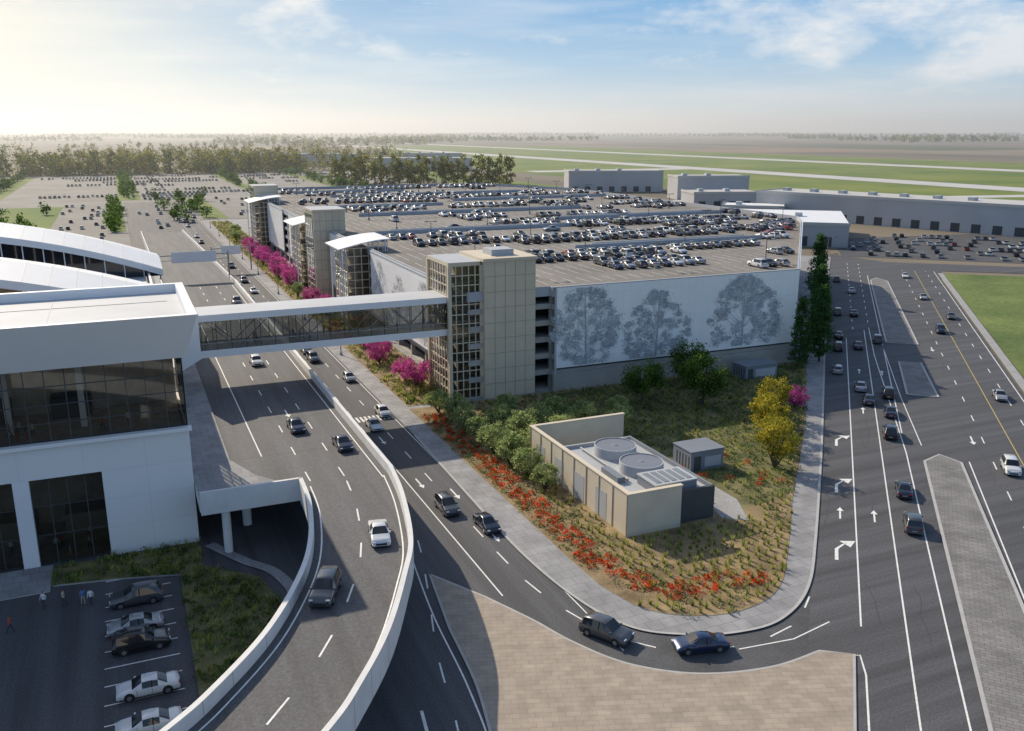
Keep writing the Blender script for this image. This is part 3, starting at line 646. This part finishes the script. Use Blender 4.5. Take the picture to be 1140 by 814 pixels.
def tree(name,h,rad,kind,key,ncl,nl,ls,seed):
    rg=np.random.default_rng(seed); mb=MB(); cl=[]
    if kind=='round':
        mb.cyl((0,0,0),(.1,0,h*.35),h*.028,h*.018,8,BARK); 
        for i in range(ncl):
            d=rg.normal(size=3); d/=np.linalg.norm(d); r=rg.uniform(.5,1)
            cl.append((d[0]*rad*r*rg.uniform(.85,1.1),d[1]*rad*r,h*.58+d[2]*h*.37*r))
        for c in cl[::3]: mb.cyl((.1,0,h*.3),(c[0]*.8,c[1]*.8,c[2]*.95),h*.012,h*.004,5,BARK,False)
        sg=rad*.16
    elif kind=='multi':
        for i in range(ncl):
            d=rg.normal(size=3); d/=np.linalg.norm(d); r=rg.uniform(.55,1)
            cl.append((d[0]*rad*r,d[1]*rad*r,h*.57+d[2]*h*.38*r))
        for c in cl[::4]: mb.cyl((0,0,0),(c[0]*.8,c[1]*.8,c[2]*.95),h*.02,h*.005,5,BARK,False)
        sg=rad*.13
    else:
        mb.cyl((0,0,0),(0,0,h*.9),h*.016,h*.003,7,BARK)
        for i in range(ncl):
            q=rg.uniform(.04,1)**1.1; z=h*(.06+.93*q); pr=(1-q)**.6*(.55+.45*min(1,q*6)); a=rg.uniform(0,2*math.pi); rr=rad*pr*rg.uniform(.55,1.05)
            cl.append((rr*math.cos(a),rr*math.sin(a),z))
        for c in cl[::5]: mb.cyl((0,0,c[2]*.93),(c[0]*.9,c[1]*.9,c[2]),h*.004,h*.002,4,BARK,False)
        sg=rad*.15
    cl=np.array(cl); idx=rg.integers(0,len(cl),nl); C=cl[idx]+rg.normal(size=(nl,3))*sg*np.array([1,1,.75])
    C[:,2]=np.maximum(C[:,2],h*.04); tone=rg.random(len(cl)); pick=(rg.random(nl)<.12+.5*tone[idx]).astype(int)
    addleaf(mb,C,ls,rg,LV[key],pick); return mb.mesh(name)
TR={'green':[tree('g%d'%i,7.9,3.3,'round','green',70,4600,.18,i) for i in range(3)],
 'olive':[tree('o%d'%i,4.7,2.1,'multi','olive',55,3300,.14,10+i) for i in range(3)],
 'pink':[tree('p%d'%i,5.2,2.7,'multi','pink',45,2400,.16,20+i) for i in range(3)],
 'sunlit':[tree('y%d'%i,6.8,2.7,'multi','sunlit',50,2600,.17,30+i) for i in range(3)],
 'conif':[tree('c%d'%i,14.5,2.35,'cone','conif',150,5500,.20,40+i) for i in range(3)]}
def pt(kind,name,x,y,s=1,z=.15): inst(name,R.choice(TR[kind]),(x,y,z),R.uniform(0,6.28),s*R.uniform(.93,1.07))
for x,y,s in ((76.5,122.4,1.05),(85.3,117.8,1.08),(89.5,128,1.1)): pt('green','oak_tree',x,y,s)
for x,y,s in ((77.3,89.9,1.0),(82,96,.8),(85.3,101.2,1.0),(88,105,.75),(91.6,107.9,.95)): pt('sunlit','sunlit_tree',x,y,s)
pt('pink','redbud_tree',98.1,110.3,.8)
for x,y,s in ((114.6,131.0,.90),(121.5,133.2,.98),(128,142,.85),(137,151,1.02),(146,161,.9),(157,174,.95),(170,189,1.12)): pt('conif','evergreen_tree',x+1.4,y-.6,s)
for x,y,s in ((44.2,120,.9),(44.6,115,.95),(44.8,109.8,1.0),(45.0,104.6,1.0),(45.4,99.6,.95),(45.6,95,.8),(49,117.5,1),(49.6,112.2,1.05),(50.4,107.6,1.0),(54.3,115.5,1.05),(55.4,109.6,1.05),(60.2,112.6,1.05),(64.5,109.8,1),(59,118.5,1),(67.5,115,.95),(52,122.5,1),(45,126,.9),(43.8,131,.8)): pt('olive','olive_tree',x,y,s)
for x,y,s in ((45,147,1.05),(44.5,152,.9),(43.6,166,1.0),(45.5,172,.9),(44,180,.8),(45,222,.9),(43.5,232,1),(44,262,1),(45,270,1.1),(43,280,1),(44.5,290,1.1),(44,300,1.2),(43,312,1.1),(44.5,322,1),(43,335,1),(44,352,1)): pt('pink','redbud_tree',x,y,s)
for x,y,s in ((43,207,.8),(42.5,245,.8),(42.8,382,1.2),(44,395,1.2)): pt('olive','olive_tree',x,y,s)

def inpoly(P,x,y):
    c=False;n=len(P)
    for i in range(n):
        a,b_=P[i],P[(i+1)%n]
        if (a[1]>y)!=(b_[1]>y) and x<(b_[0]-a[0])*(y-a[1])/(b_[1]-a[1])+a[0]: c=not c
    return c
def tufts(mb,P,h,sp,K,mats,rg,w=.035):
    P=np.array(P); n=len(P)
    if n==0: return
    hh=h*rg.uniform(.7,1.25,(n,1,1)); base=np.repeat(P[:,None,:],K,1)+rg.normal(size=(n,K,3))*np.array([.07,.07,0])
    a=rg.uniform(0,2*math.pi,(n,K)); rr=sp*rg.uniform(.2,1,(n,K))*rg.uniform(.6,1.3,(n,1))
    tip=base+np.stack([np.cos(a)*rr,np.sin(a)*rr,np.zeros_like(a)],2); tip[:,:,2:]+=hh*rg.uniform(.6,1.1,(n,K,1))
    side=np.stack([-np.sin(a)*w,np.cos(a)*w,np.zeros_like(a)],2)
    V=np.stack([base-side,base+side,tip+side*.5,tip-side*.5],2).reshape(-1,3); o=len(mb.v); mb.v.extend(map(tuple,V.tolist()))
    ks=[mb.mi(q) for q in mats]; tot=n*K
    for i in range(tot): mb.f.append((o+4*i,o+4*i+1,o+4*i+2,o+4*i+3)); mb.m.append(ks[(i*7//3+i//K)%len(ks)])
def clumps(mb,P,r,nl,ls,mats,rg):
    P=np.array(P); n=len(P); 
    if n==0: return
    idx=np.repeat(np.arange(n),nl); d=rg.normal(size=(n*nl,3)); d/=np.linalg.norm(d,axis=1,keepdims=True); d[:,2]=np.abs(d[:,2])
    C=P[idx]+d*r*rg.uniform(.5,1,(n*nl,1))*(rg.uniform(.6,1.3,(n,1))[idx]); addleaf(mb,C,ls,rg,mats,(rg.random(n*nl)<.4).astype(int))
gt=[];gs=[]
y=61.5
while y<134:
    x=40.6
    while x<121:
        px=x+R.uniform(-.3,.3);py=y+R.uniform(-.3,.3); x+=1.12
        if not inpoly(inner,px,py) or (47.4<px<66.5 and 78.4<py<106) or (65<px<72 and 92<py<98): continue
        if px<44.5 and py>66: continue
        if R.random()>(.93 if py<80 or px<48 else .85): continue
        if (py>80 and px>60 and R.random()<.55) or R.random()<.16: gs.append((px,py,.17))
        else: gt.append((px,py,.17))
    y+=1.12
v=MB(); tufts(v,gt,.62,.44,20,LV['tuft'],rng,.04); v.obj('ornamental_grass')
v=MB(); clumps(v,gs,.65,30,.12,LV['shrub'],rng); v.obj('shrub_planting')
rp=[];r2=[]
y=68
while y<130:
    off=max(0,(76-y))*.25
    for q in range(3):
        if R.random()<(.95 if q==1 else .6): rp.append((41.2+q*1.15+R.uniform(-.25,.25)+off,y+R.uniform(-.35,.35),.17))
    for q in range(4):
        if R.random()<.8: r2.append((40.7+q*1.15+R.uniform(-.3,.3)+off,y+R.uniform(-.4,.4),.17))
    y+=1.1
for i in range(24): rp.append((44.5+i*.5+R.uniform(-.5,.5),66.5+R.uniform(-1.5,1.5),.17))
for i in range(14): rp.append((R.uniform(62,76),R.uniform(82,100),.17))
v=MB(); clumps(v,[p for p in rp if inpoly(inner,*p[:2])],.66,50,.11,LV['red'],rng); v.obj('red_flowering_shrubs')
v=MB(); clumps(v,[p for p in r2 if inpoly(inner,*p[:2])],.6,30,.11,LV['shrub'],rng); v.obj('low_shrubs')
P1=[];P2=[]
for i in range(2400):
    p=(R.uniform(40.6,49.6),136+334*R.random()**1.3,.17)
    (P1 if R.random()<.6 else P2).append(p)
v=MB(); tufts(v,P1,.7,.5,9,LV['tuft'],rng,.06); clumps(v,P2,.7,14,.17,LV['shrub'],rng); v.obj('roadside_planting')
bed=[(-10,92.5),(-10,96.9),(4.4,96.9),(4.4,91),(9.5,86),(10.5,80),(8.5,72),(5,66),(0,61),(-3,58),(2.0,64),(2.0,90),(-4,91.5)]
g=MB(); g.prism(bed,0,.15,SOILG,KERB); g.obj('terminal_planting_bed')
A=[];B=[]
for i in range(1500):
    px,py=R.uniform(-10,10.5),R.uniform(58,97)
    if inpoly(bed,px,py): (A if R.random()<.5 else B).append((px,py,.15))
v=MB(); tufts(v,A,.6,.4,12,LV['tuft'],rng); clumps(v,B,.55,26,.11,LV['shrub'],rng); v.obj('terminal_bed_plants')
g=MB(); g.prism([(-60,91.4),(-10,91.4),(-10,97.4),(-60,97.4)],0,.14,SIDE,KERB); g.obj('entrance_walk')
g=MB(); g.sheet([RR(30,36.8),RR(312,36.2),RR(320,120),RR(30,140)],.0,LAWN); g.obj('lawn')
g=MB(); line(g,[RR(30,35.6),RR(312,35.2)],1.6,.10,CONC); g.obj('lawn_path')

# ------------------------------------------------------------------ background
bg=MB(); bg.sheet([(-330,240),(3,240),(3,620),(37,620),(37,486),(150,486),(230,560),(250,1010),(-330,1010)],-.04,mat('far_asphalt',(.22,.21,.195),.9,var=.15,scale=.03)); bg.obj('distant_parking_lot')
bg=MB()
for (x0,x1,y0,y1) in ((-60,-30,250,600),(-4,2,440,620),(40,52,490,640),(-90,-70,620,980),(0,14,640,980),(90,100,560,980),(160,172,640,980),(-330,-200,240,700),(-330,-100,700,1000)): bg.sheet([(x0,y0),(x1,y0),(x1,y1),(x0,y1)],.0,GREEN)
bg.obj('lot_medians')
bg=MB()
for pts in (((400,420),(612,380),(612,2200),(400,1300)),((664,300),(905,300),(905,2600),(664,2600)),((960,300),(1150,300),(1150,2400),(960,2400)),((260,640),(330,660),(330,1250),(290,1250))): bg.sheet(list(pts),-.06,GREEN)
bg.obj('airfield_grass')
RWY=mat('runway_concrete',(.50,.50,.49),.85,var=.08,scale=.02)
bg=MB(); bg.sheet([(616,200),(660,200),(660,4200),(616,4200)],-.05,RWY); bg.sheet([(908,200),(955,200),(955,5200),(908,5200)],-.05,RWY); bg.sheet([(420,900),(616,900),(616,935),(420,935)],-.05,RWY); bg.sheet([(250,500),(616,420),(616,440),(250,520)],-.045,RWY); bg.obj('runway')
bg=MB(); FC=[mat('field%d'%i,c,.95,var=.12,scale=.01,stretch=(.2,3,1)) for i,c in enumerate(((.22,.16,.11),(.10,.10,.06),(.28,.23,.17),(.12,.115,.11),(.08,.10,.05),(.24,.17,.12)))]
for i in range(60):
    x0=R.choice([-1,0,1,2,3,4,5,6,7])*520+R.uniform(0,150)+600; y0=R.choice(range(1500,9000,650))
    bg.sheet([(x0,y0),(x0+480,y0),(x0+480,y0+R.choice([300,600])),(x0,y0+R.choice([300,600]))],-.05+i*.0011,R.choice(FC))
bg.obj('farm_fields')
WR=mat('warehouse_roof',(.50,.49,.47),.7,var=.06,scale=.05)
def wh(x,y,w,d,h,ang=0,m=GREY,top=WR,name='warehouse_building'):
    b=MB(); b.box(-w/2,w/2,-d/2,d/2,0,h,m,top); b.box(-w/2-.3,w/2+.3,-d/2-.3,-d/2,h-.8,h+.5,WR); b.box(-w/2-.3,-w/2,-d/2,d/2,h-.8,h+.5,WR)
    n=int(w/9)
    for i in range(n): b.box(-w/2+3+i*9,-w/2+7+i*9,-d/2-.06,-d/2,.2,4,DGREY)
    for i in range(max(1,n//2)): b.box(-w/2+6+i*16,-w/2+9+i*16,-2,2,h,h+1.5,LGREY)
    o=b.obj(name); o.location=(x,y,-.08); o.rotation_euler=(0,0,ang)
DK=mat('warehouse_wall',(.43,.43,.44),.7,var=.08,scale=.05)
wh(343,602,70,30,15,-.35,DK); wh(362,508,48,24,15,-.3,DK); wh(348,330,140,34,13,math.radians(-72),DK); wh(255,310,58,62,9,math.radians(-40),DK,WHITE); wh(330,450,40,26,9,-.3,DK)
wh(320,995,110,40,14,-.3,DK); wh(250,1180,90,40,15,-.3,DK); wh(190,1320,70,40,14,-.3,DK); wh(400,1200,80,40,14,-.3,DK); wh(300,380,30,22,7,-.7,DK,WHITE)
g=MB(); g.sheet([RR(345,6),RR(400,2),RR(440,60),RR(430,120),RR(346,110)],-.03,ASPHJ); g.obj('cargo_parking_lot')
tv=np.array([(-2.3,-.9,.3),(2.3,-.9,.3),(2.3,.9,.3),(-2.3,.9,.3),(-2.3,-.9,.95),(2.3,-.9,.85),(2.3,.9,.85),(-2.3,.9,.95),(-1.6,-.8,.96),(1.1,-.8,.92),(1.1,.8,.92),(-1.6,.8,.96),(-1,-.65,1.45),(.4,-.65,1.45),(.4,.65,1.45),(-1,.65,1.45)])
tf=[((0,1,5,4),0),((1,2,6,5),0),((2,3,7,6),0),((3,0,4,7),0),((4,5,6,7),0),((8,9,13,12),1),((9,10,14,13),1),((10,11,15,14),1),((11,8,12,15),1),((12,13,14,15),0)]
dc=MB(); pml=[PM[c] for c in cols]
def dcar(x,y,a,z=0):
    c,s_=math.cos(a),math.sin(a); o=len(dc.v); 
    for p in tv: dc.v.append((x+p[0]*c-p[1]*s_,y+p[0]*s_+p[1]*c,z+p[2]))
    k=dc.mi(R.choices(pml,[9,7,3,2,1.5,1,2,5,3,.5,2])[0]); gk=dc.mi(CGL)
    for f,t_ in tf: dc.f.append(tuple(o+i for i in f)); dc.m.append(gk if t_ else k)
for y in range(640,1000,20):
    run=False; oc=R.choice([.1,.2,.3,.4])
    for x in np.arange(-85,245,2.9):
        if (-90<x<-70) or (0<x<14) or (90<x<100) or (160<x<172): continue
        if R.random()<.12: run=R.random()<oc*1.3
        if run and R.random()<.8: dcar(x,y,math.pi/2)
        if run and R.random()<.5: dcar(x,y+5.4,math.pi/2)
for y in range(490,636,16):
    for x in np.arange(60,225,2.9):
        if R.random()<.25: dcar(x,y,math.pi/2)
for y in range(290,600,17):
    for x in np.arange(-200,-62,2.9):
        if R.random()<.12: dcar(x,y,math.pi/2)
    for x in np.arange(-28,-6,2.9):
        if R.random()<.25: dcar(x,y,math.pi/2)
for i in range(60): dcar(R.choice([10,13.5,17,20.5,27,30,33]),440+R.random()*500,math.pi/2)
for s_ in np.arange(352,425,13):
    for c in np.arange(10,105,2.9):
        if R.random()<.4: a=RR(s_,c); dcar(a[0],a[1],DIAG)
dc.obj('distant_parked_cars')
def forest(name,pts,key,hr,rr,nl,ls,kind=0,sd=5):
    rg=np.random.default_rng(sd); mb=MB()
    for (x,y) in pts:
        h=rg.uniform(*hr); rad=rg.uniform(*rr); mb.cyl((x,y,-.1),(x,y,h*.7),.35,.15,4,BARK,False)
        n=14; d=rg.normal(size=(n,3)); d/=np.linalg.norm(d,axis=1,keepdims=True)
        if kind==0: cl=np.array([x,y,h*.5])+d*np.array([rad,rad,h*.42])*rg.uniform(.4,1,(n,1))
        else:
            q=rg.uniform(.02,1,n); a=rg.uniform(0,6.28,n); r_=rad*(1-q)**.5; cl=np.stack([x+r_*np.cos(a),y+r_*np.sin(a),h*(.04+.94*q)],1)
        idx=rg.integers(0,n,nl); C=cl[idx]+rg.normal(size=(nl,3))*rad*.26; C[:,2]=np.clip(C[:,2],1,h*1.05)
        addleaf(mb,C,ls,rg,LV[key],(rg.random(nl)<.1+.6*rg.random()).astype(int))
    mb.obj(name)
pts=[]
for i in range(460):
    a=R.random(); y=1020+a*a*1100; x=-420+R.random()*(700+a*200)
    if math.sin(x*.02)+math.sin(y*.013+x*.006)>-.7: pts.append((x,y))
for i in range(170): pts.append((R.uniform(-150,185),R.uniform(1000,1050)))
forest('distant_forest',pts,'far',(15,25),(4.5,7),110,1.35,1)
forest('conifer_row',[(168+i*3.1+R.uniform(-1.5,1.5),770-i*1.2+R.uniform(-9,9)) for i in range(46)],'far',(19,25),(3.6,4.8),260,1.05,1,6)
forest('lot_trees',[(R.uniform(20,52),R.uniform(470,620)) for i in range(16)]+[(-2+R.uniform(-2,2),440+i*11) for i in range(14)]+[(R.uniform(-60,-32),R.uniform(250,600)) for i in range(20)]+[(R.choice([7,95,-80,166])+R.uniform(-4,4),R.uniform(640,980)) for i in range(110)],'green',(6,10),(2.4,3.6),130,.72,0,8)
pts=[]
for i in range(26):
    y0=R.uniform(2400,8500); x0=R.uniform(-.35,1.3)*y0; w=R.uniform(200,900)
    for j in range(int(w/22)): pts.append((x0+j*22+R.uniform(-6,6),y0+R.uniform(-20,20)))
for a in np.linspace(-.4,1.7,420): 
    rr_=R.uniform(6500,7200); pts.append((rr_*math.sin(a),rr_*math.cos(a)))
forest('horizon_treeline',pts,'far',(14,26),(9,16),22,6,0,9)

# ------------------------------------------------------------------ people
SK=mat('skin',(.35,.2,.14),.6,var=0); HR=mat('hair',(.03,.02,.015),.7,var=0)
CL=[mat('cloth%d'%i,c,.8,var=0) for i,c in enumerate(((.7,.7,.72),(.05,.055,.08),(.45,.08,.06),(.12,.2,.45),(.5,.43,.3)))]
def person_mesh(i,stride):
    j={'pel':(0,0,.95),'wst':(0,.0,1.12),'chs':(0,0,1.35),'nck':(0,.01,1.5),'hd':(0,.02,1.62),'tp':(0,.01,1.75),
     'hl':(-.1,0,.9),'kl':(-.11,stride*.5+.03,.5),'al':(-.11,stride,.09),'tl':(-.12,stride+.17,.04),
     'hr':(.1,0,.9),'kr':(.11,-stride*.3+.03,.5),'ar':(.11,-stride,.09),'tr':(.12,-stride+.17,.04),
     'sl':(-.19,0,1.42),'el':(-.24,-stride*.4,1.15),'wl':(-.23,-stride*.4+.12,.9),'fl':(-.22,-stride*.4+.17,.8),
     'sr':(.19,0,1.42),'er':(.24,stride*.4,1.15),'wr':(.23,stride*.4+.12,.9),'fr':(.22,stride*.4+.17,.8)}
    rd={'pel':.15,'wst':.13,'chs':.16,'nck':.06,'hd':.1,'tp':.07,'hl':.09,'hr':.09,'kl':.065,'kr':.065,'al':.045,'ar':.045,'tl':.035,'tr':.035,'sl':.065,'sr':.065,'el':.045,'er':.045,'wl':.032,'wr':.032,'fl':.025,'fr':.025}
    ks=list(j); ed=[('pel','wst'),('wst','chs'),('chs','nck'),('nck','hd'),('hd','tp'),('pel','hl'),('hl','kl'),('kl','al'),('al','tl'),('pel','hr'),('hr','kr'),('kr','ar'),('ar','tr'),('chs','sl'),('sl','el'),('el','wl'),('wl','fl'),('chs','sr'),('sr','er'),('er','wr'),('wr','fr')]
    me=bpy.data.meshes.new('p'); me.from_pydata([j[k] for k in ks],[(ks.index(a),ks.index(b_)) for a,b_ in ed],[])
    o=bpy.data.objects.new('tmp',me); col.objects.link(o); o.modifiers.new('s','SKIN'); 
    for q,k in enumerate(ks): me.skin_vertices[0].data[q].radius=(rd[k],rd[k]*.85)
    me.skin_vertices[0].data[0].use_root=True
    sb=o.modifiers.new('b','SUBSURF'); sb.levels=1; sb.render_levels=1
    dg=bpy.context.evaluated_depsgraph_get(); m2=bpy.data.meshes.new_from_object(o.evaluated_get(dg)); bpy.data.objects.remove(o)
    m2.materials.clear()
    for q in (SK,HR,CL[i%5],CL[(i+1)%5 if i%2 else 1]): m2.materials.append(q)
    for p in m2.polygons:
        c=p.center; p.use_smooth=True
        if c.z>1.5: p.material_index=1 if (c.z>1.68 or c.y<-.01) else 0
        elif c.z>.93: p.material_index=2
        elif abs(c.x)>.19: p.material_index=0
        else: p.material_index=3
    return m2
PMS=[person_mesh(i,[.22,.05,.28,.1,.18][i]) for i in range(5)]
for i,(x,y,a) in enumerate(((-10.3,88.2,2.5),(-8.6,87.9,-1.9),(-6.9,87.4,.4),(-6.2,87.0,2.9),(-12.8,84.5,1.2))): inst('pedestrian',PMS[[0,4,3,0,2][i]],(x,y,.02),a)
for i in range(16): inst('person_in_terminal',PMS[i%5],(R.uniform(-22,-5),R.uniform(99,103),.1),R.uniform(0,6.28))
for i in range(12): inst('person_in_terminal',PMS[i%5],(R.uniform(-22,2),R.uniform(99.5,101.5),13.3),R.uniform(0,6.28))
for i in range(14): inst('person_on_bridge',PMS[i%5],(R.uniform(9,46),R.uniform(138.2,141),12.3),R.choice([-1.57,1.57]))

# ------------------------------------------------------------------ haze, camera, light, sky
hz=MB(); hz.box(-9000,13000,432,16000,-5,200,WHITE); ho=hz.obj('haze')
hm=bpy.data.materials.new('haze'); hm.use_nodes=True; hn=hm.node_tree; hn.nodes.clear()
o_=hn.nodes.new('ShaderNodeOutputMaterial'); vs=hn.nodes.new('ShaderNodeVolumeScatter'); vs.inputs['Color'].default_value=(.90,.95,1,1); vs.inputs['Density'].default_value=.00017; vs.inputs['Anisotropy'].default_value=.45
hn.links.new(vs.outputs[0],o_.inputs['Volume']); ho.data.materials.clear(); ho.data.materials.append(hm)
cam=bpy.data.cameras.new('camera'); co=bpy.data.objects.new('camera',cam); col.objects.link(co)
co.location=(0,0,44); co.rotation_euler=(math.radians(90-14.68),0,math.radians(-23.4))
cam.sensor_width=36; cam.lens=31.58; cam.clip_end=40000; cam.clip_start=.5; scene.camera=co
EL=math.radians(32); AZ=math.radians(-17)
Sd=Vector((math.sin(AZ)*math.cos(EL),math.cos(AZ)*math.cos(EL),math.sin(EL)))
sun=bpy.data.lights.new('sun','SUN'); sun.energy=5.0; sun.angle=math.radians(.5); sun.color=(1,.87,.68)
so=bpy.data.objects.new('sun',sun); col.objects.link(so); so.rotation_euler=Sd.to_track_quat('Z','Y').to_euler(); so.location=(0,0,100)
w=bpy.data.worlds.new('World'); scene.world=w; w.use_nodes=True; n=w.node_tree; bgn=n.nodes['Background']; ST=.15
sk=n.nodes.new('ShaderNodeTexSky'); sk.sky_type='NISHITA'; sk.sun_disc=False; sk.sun_elevation=EL; sk.sun_rotation=AZ; sk.altitude=50; sk.air_density=1.0; sk.dust_density=1.2; sk.ozone_density=1.0
def N(t): return n.nodes.new(t)
def math_(op,a,b=None,clamp=False):
    m_=N('ShaderNodeMath'); m_.operation=op; m_.use_clamp=clamp
    for i,q in enumerate((a,b)):
        if q is None: continue
        if isinstance(q,(int,float)): m_.inputs[i].default_value=q
        else: n.links.new(q,m_.inputs[i])
    return m_.outputs[0]
def mixc(f,a,b):
    m_=N('ShaderNodeMixRGB')
    for i,q in enumerate((f,a,b)):
        if isinstance(q,tuple): m_.inputs[i].default_value=(*q,1)
        elif isinstance(q,(int,float)): m_.inputs[i].default_value=q
        else: n.links.new(q,m_.inputs[i])
    return m_.outputs[0]
tc=N('ShaderNodeTexCoord'); D=tc.outputs['Generated']; sx=N('ShaderNodeSeparateXYZ'); n.links.new(D,sx.inputs[0])
rp=N('ShaderNodeValToRGB'); zz=math_('MULTIPLY',sx.outputs['Z'],2.5,True); n.links.new(zz,rp.inputs[0])
el=rp.color_ramp.elements
el[0].position=0; el[0].color=(.76,.79,.77,1); el[1].position=1; el[1].color=(.12,.28,.58,1)
for p_,c_ in ((.06,(.60,.72,.78)),(.16,(.36,.58,.79)),(.32,(.18,.43,.75))):
    q=el.new(p_); q.color=(*c_,1)
scl=N('ShaderNodeVectorMath'); scl.operation='SCALE'; scl.inputs['Scale'].default_value=1/ST; n.links.new(rp.outputs[0],scl.inputs[0])
fz=math_('MULTIPLY',math_('SUBTRACT',sx.outputs['Z'],.2),2.5,True)
base=mixc(fz,scl.outputs[0],sk.outputs[0])
mp=N('ShaderNodeMapping'); mp.inputs['Scale'].default_value=(1,1,2.6); n.links.new(D,mp.inputs[0])
nz=N('ShaderNodeTexNoise'); nz.inputs['Scale'].default_value=11; nz.inputs['Detail'].default_value=10; nz.inputs['Roughness'].default_value=.58; n.links.new(mp.outputs[0],nz.inputs['Vector'])
def blob(c,r,zs=3.5):
    a=N('ShaderNodeVectorMath'); a.operation='SUBTRACT'; n.links.new(D,a.inputs[0]); a.inputs[1].default_value=c
    b_=N('ShaderNodeVectorMath'); b_.operation='MULTIPLY'; n.links.new(a.outputs[0],b_.inputs[0]); b_.inputs[1].default_value=(1,1,zs)
    l=N('ShaderNodeVectorMath'); l.operation='LENGTH'; n.links.new(b_.outputs[0],l.inputs[0])
    return math_('SUBTRACT',1,math_('DIVIDE',l.outputs['Value'],r),True)
bl=math_('MAXIMUM',blob((.64,.76,.098),.2),math_('MULTIPLY',blob((.18,.97,.12),.3),.5))
bl=math_('MAXIMUM',bl,blob((.76,.64,.078),.2))
cf=math_('MULTIPLY',math_('SUBTRACT',math_('ADD',nz.outputs['Fac'],math_('MULTIPLY',bl,.36)),.615),4.5,True)
mp2=N('ShaderNodeMapping'); mp2.inputs['Scale'].default_value=(1,1,9); mp2.inputs['Rotation'].default_value=(.06,.1,0); n.links.new(D,mp2.inputs[0])
n2=N('ShaderNodeTexNoise'); n2.inputs['Scale'].default_value=5; n2.inputs['Detail'].default_value=8; n.links.new(mp2.outputs[0],n2.inputs['Vector'])
ci=math_('MULTIPLY',math_('MULTIPLY',math_('SUBTRACT',n2.outputs['Fac'],.46),4,True),.34)
cl_=math_('MAXIMUM',math_('MULTIPLY',cf,.82),ci)
c1=mixc(cl_,base,(.88/ST,.90/ST,.91/ST))
dp=N('ShaderNodeVectorMath'); dp.operation='DOT_PRODUCT'; n.links.new(D,dp.inputs[0]); hv=Vector((math.sin(AZ+.05),math.cos(AZ+.05),.16)).normalized(); dp.inputs[1].default_value=hv
gl=math_('MULTIPLY',math_('POWER',math_('MAXIMUM',dp.outputs['Value'],0),15),.88)
c2=mixc(gl,c1,(1.12/ST,1.02/ST,.80/ST))
n.links.new(c2,bgn.inputs[0]); bgn.inputs[1].default_value=ST
scene.view_settings.view_transform='Standard'; scene.view_settings.look='None'; scene.view_settings.exposure=0
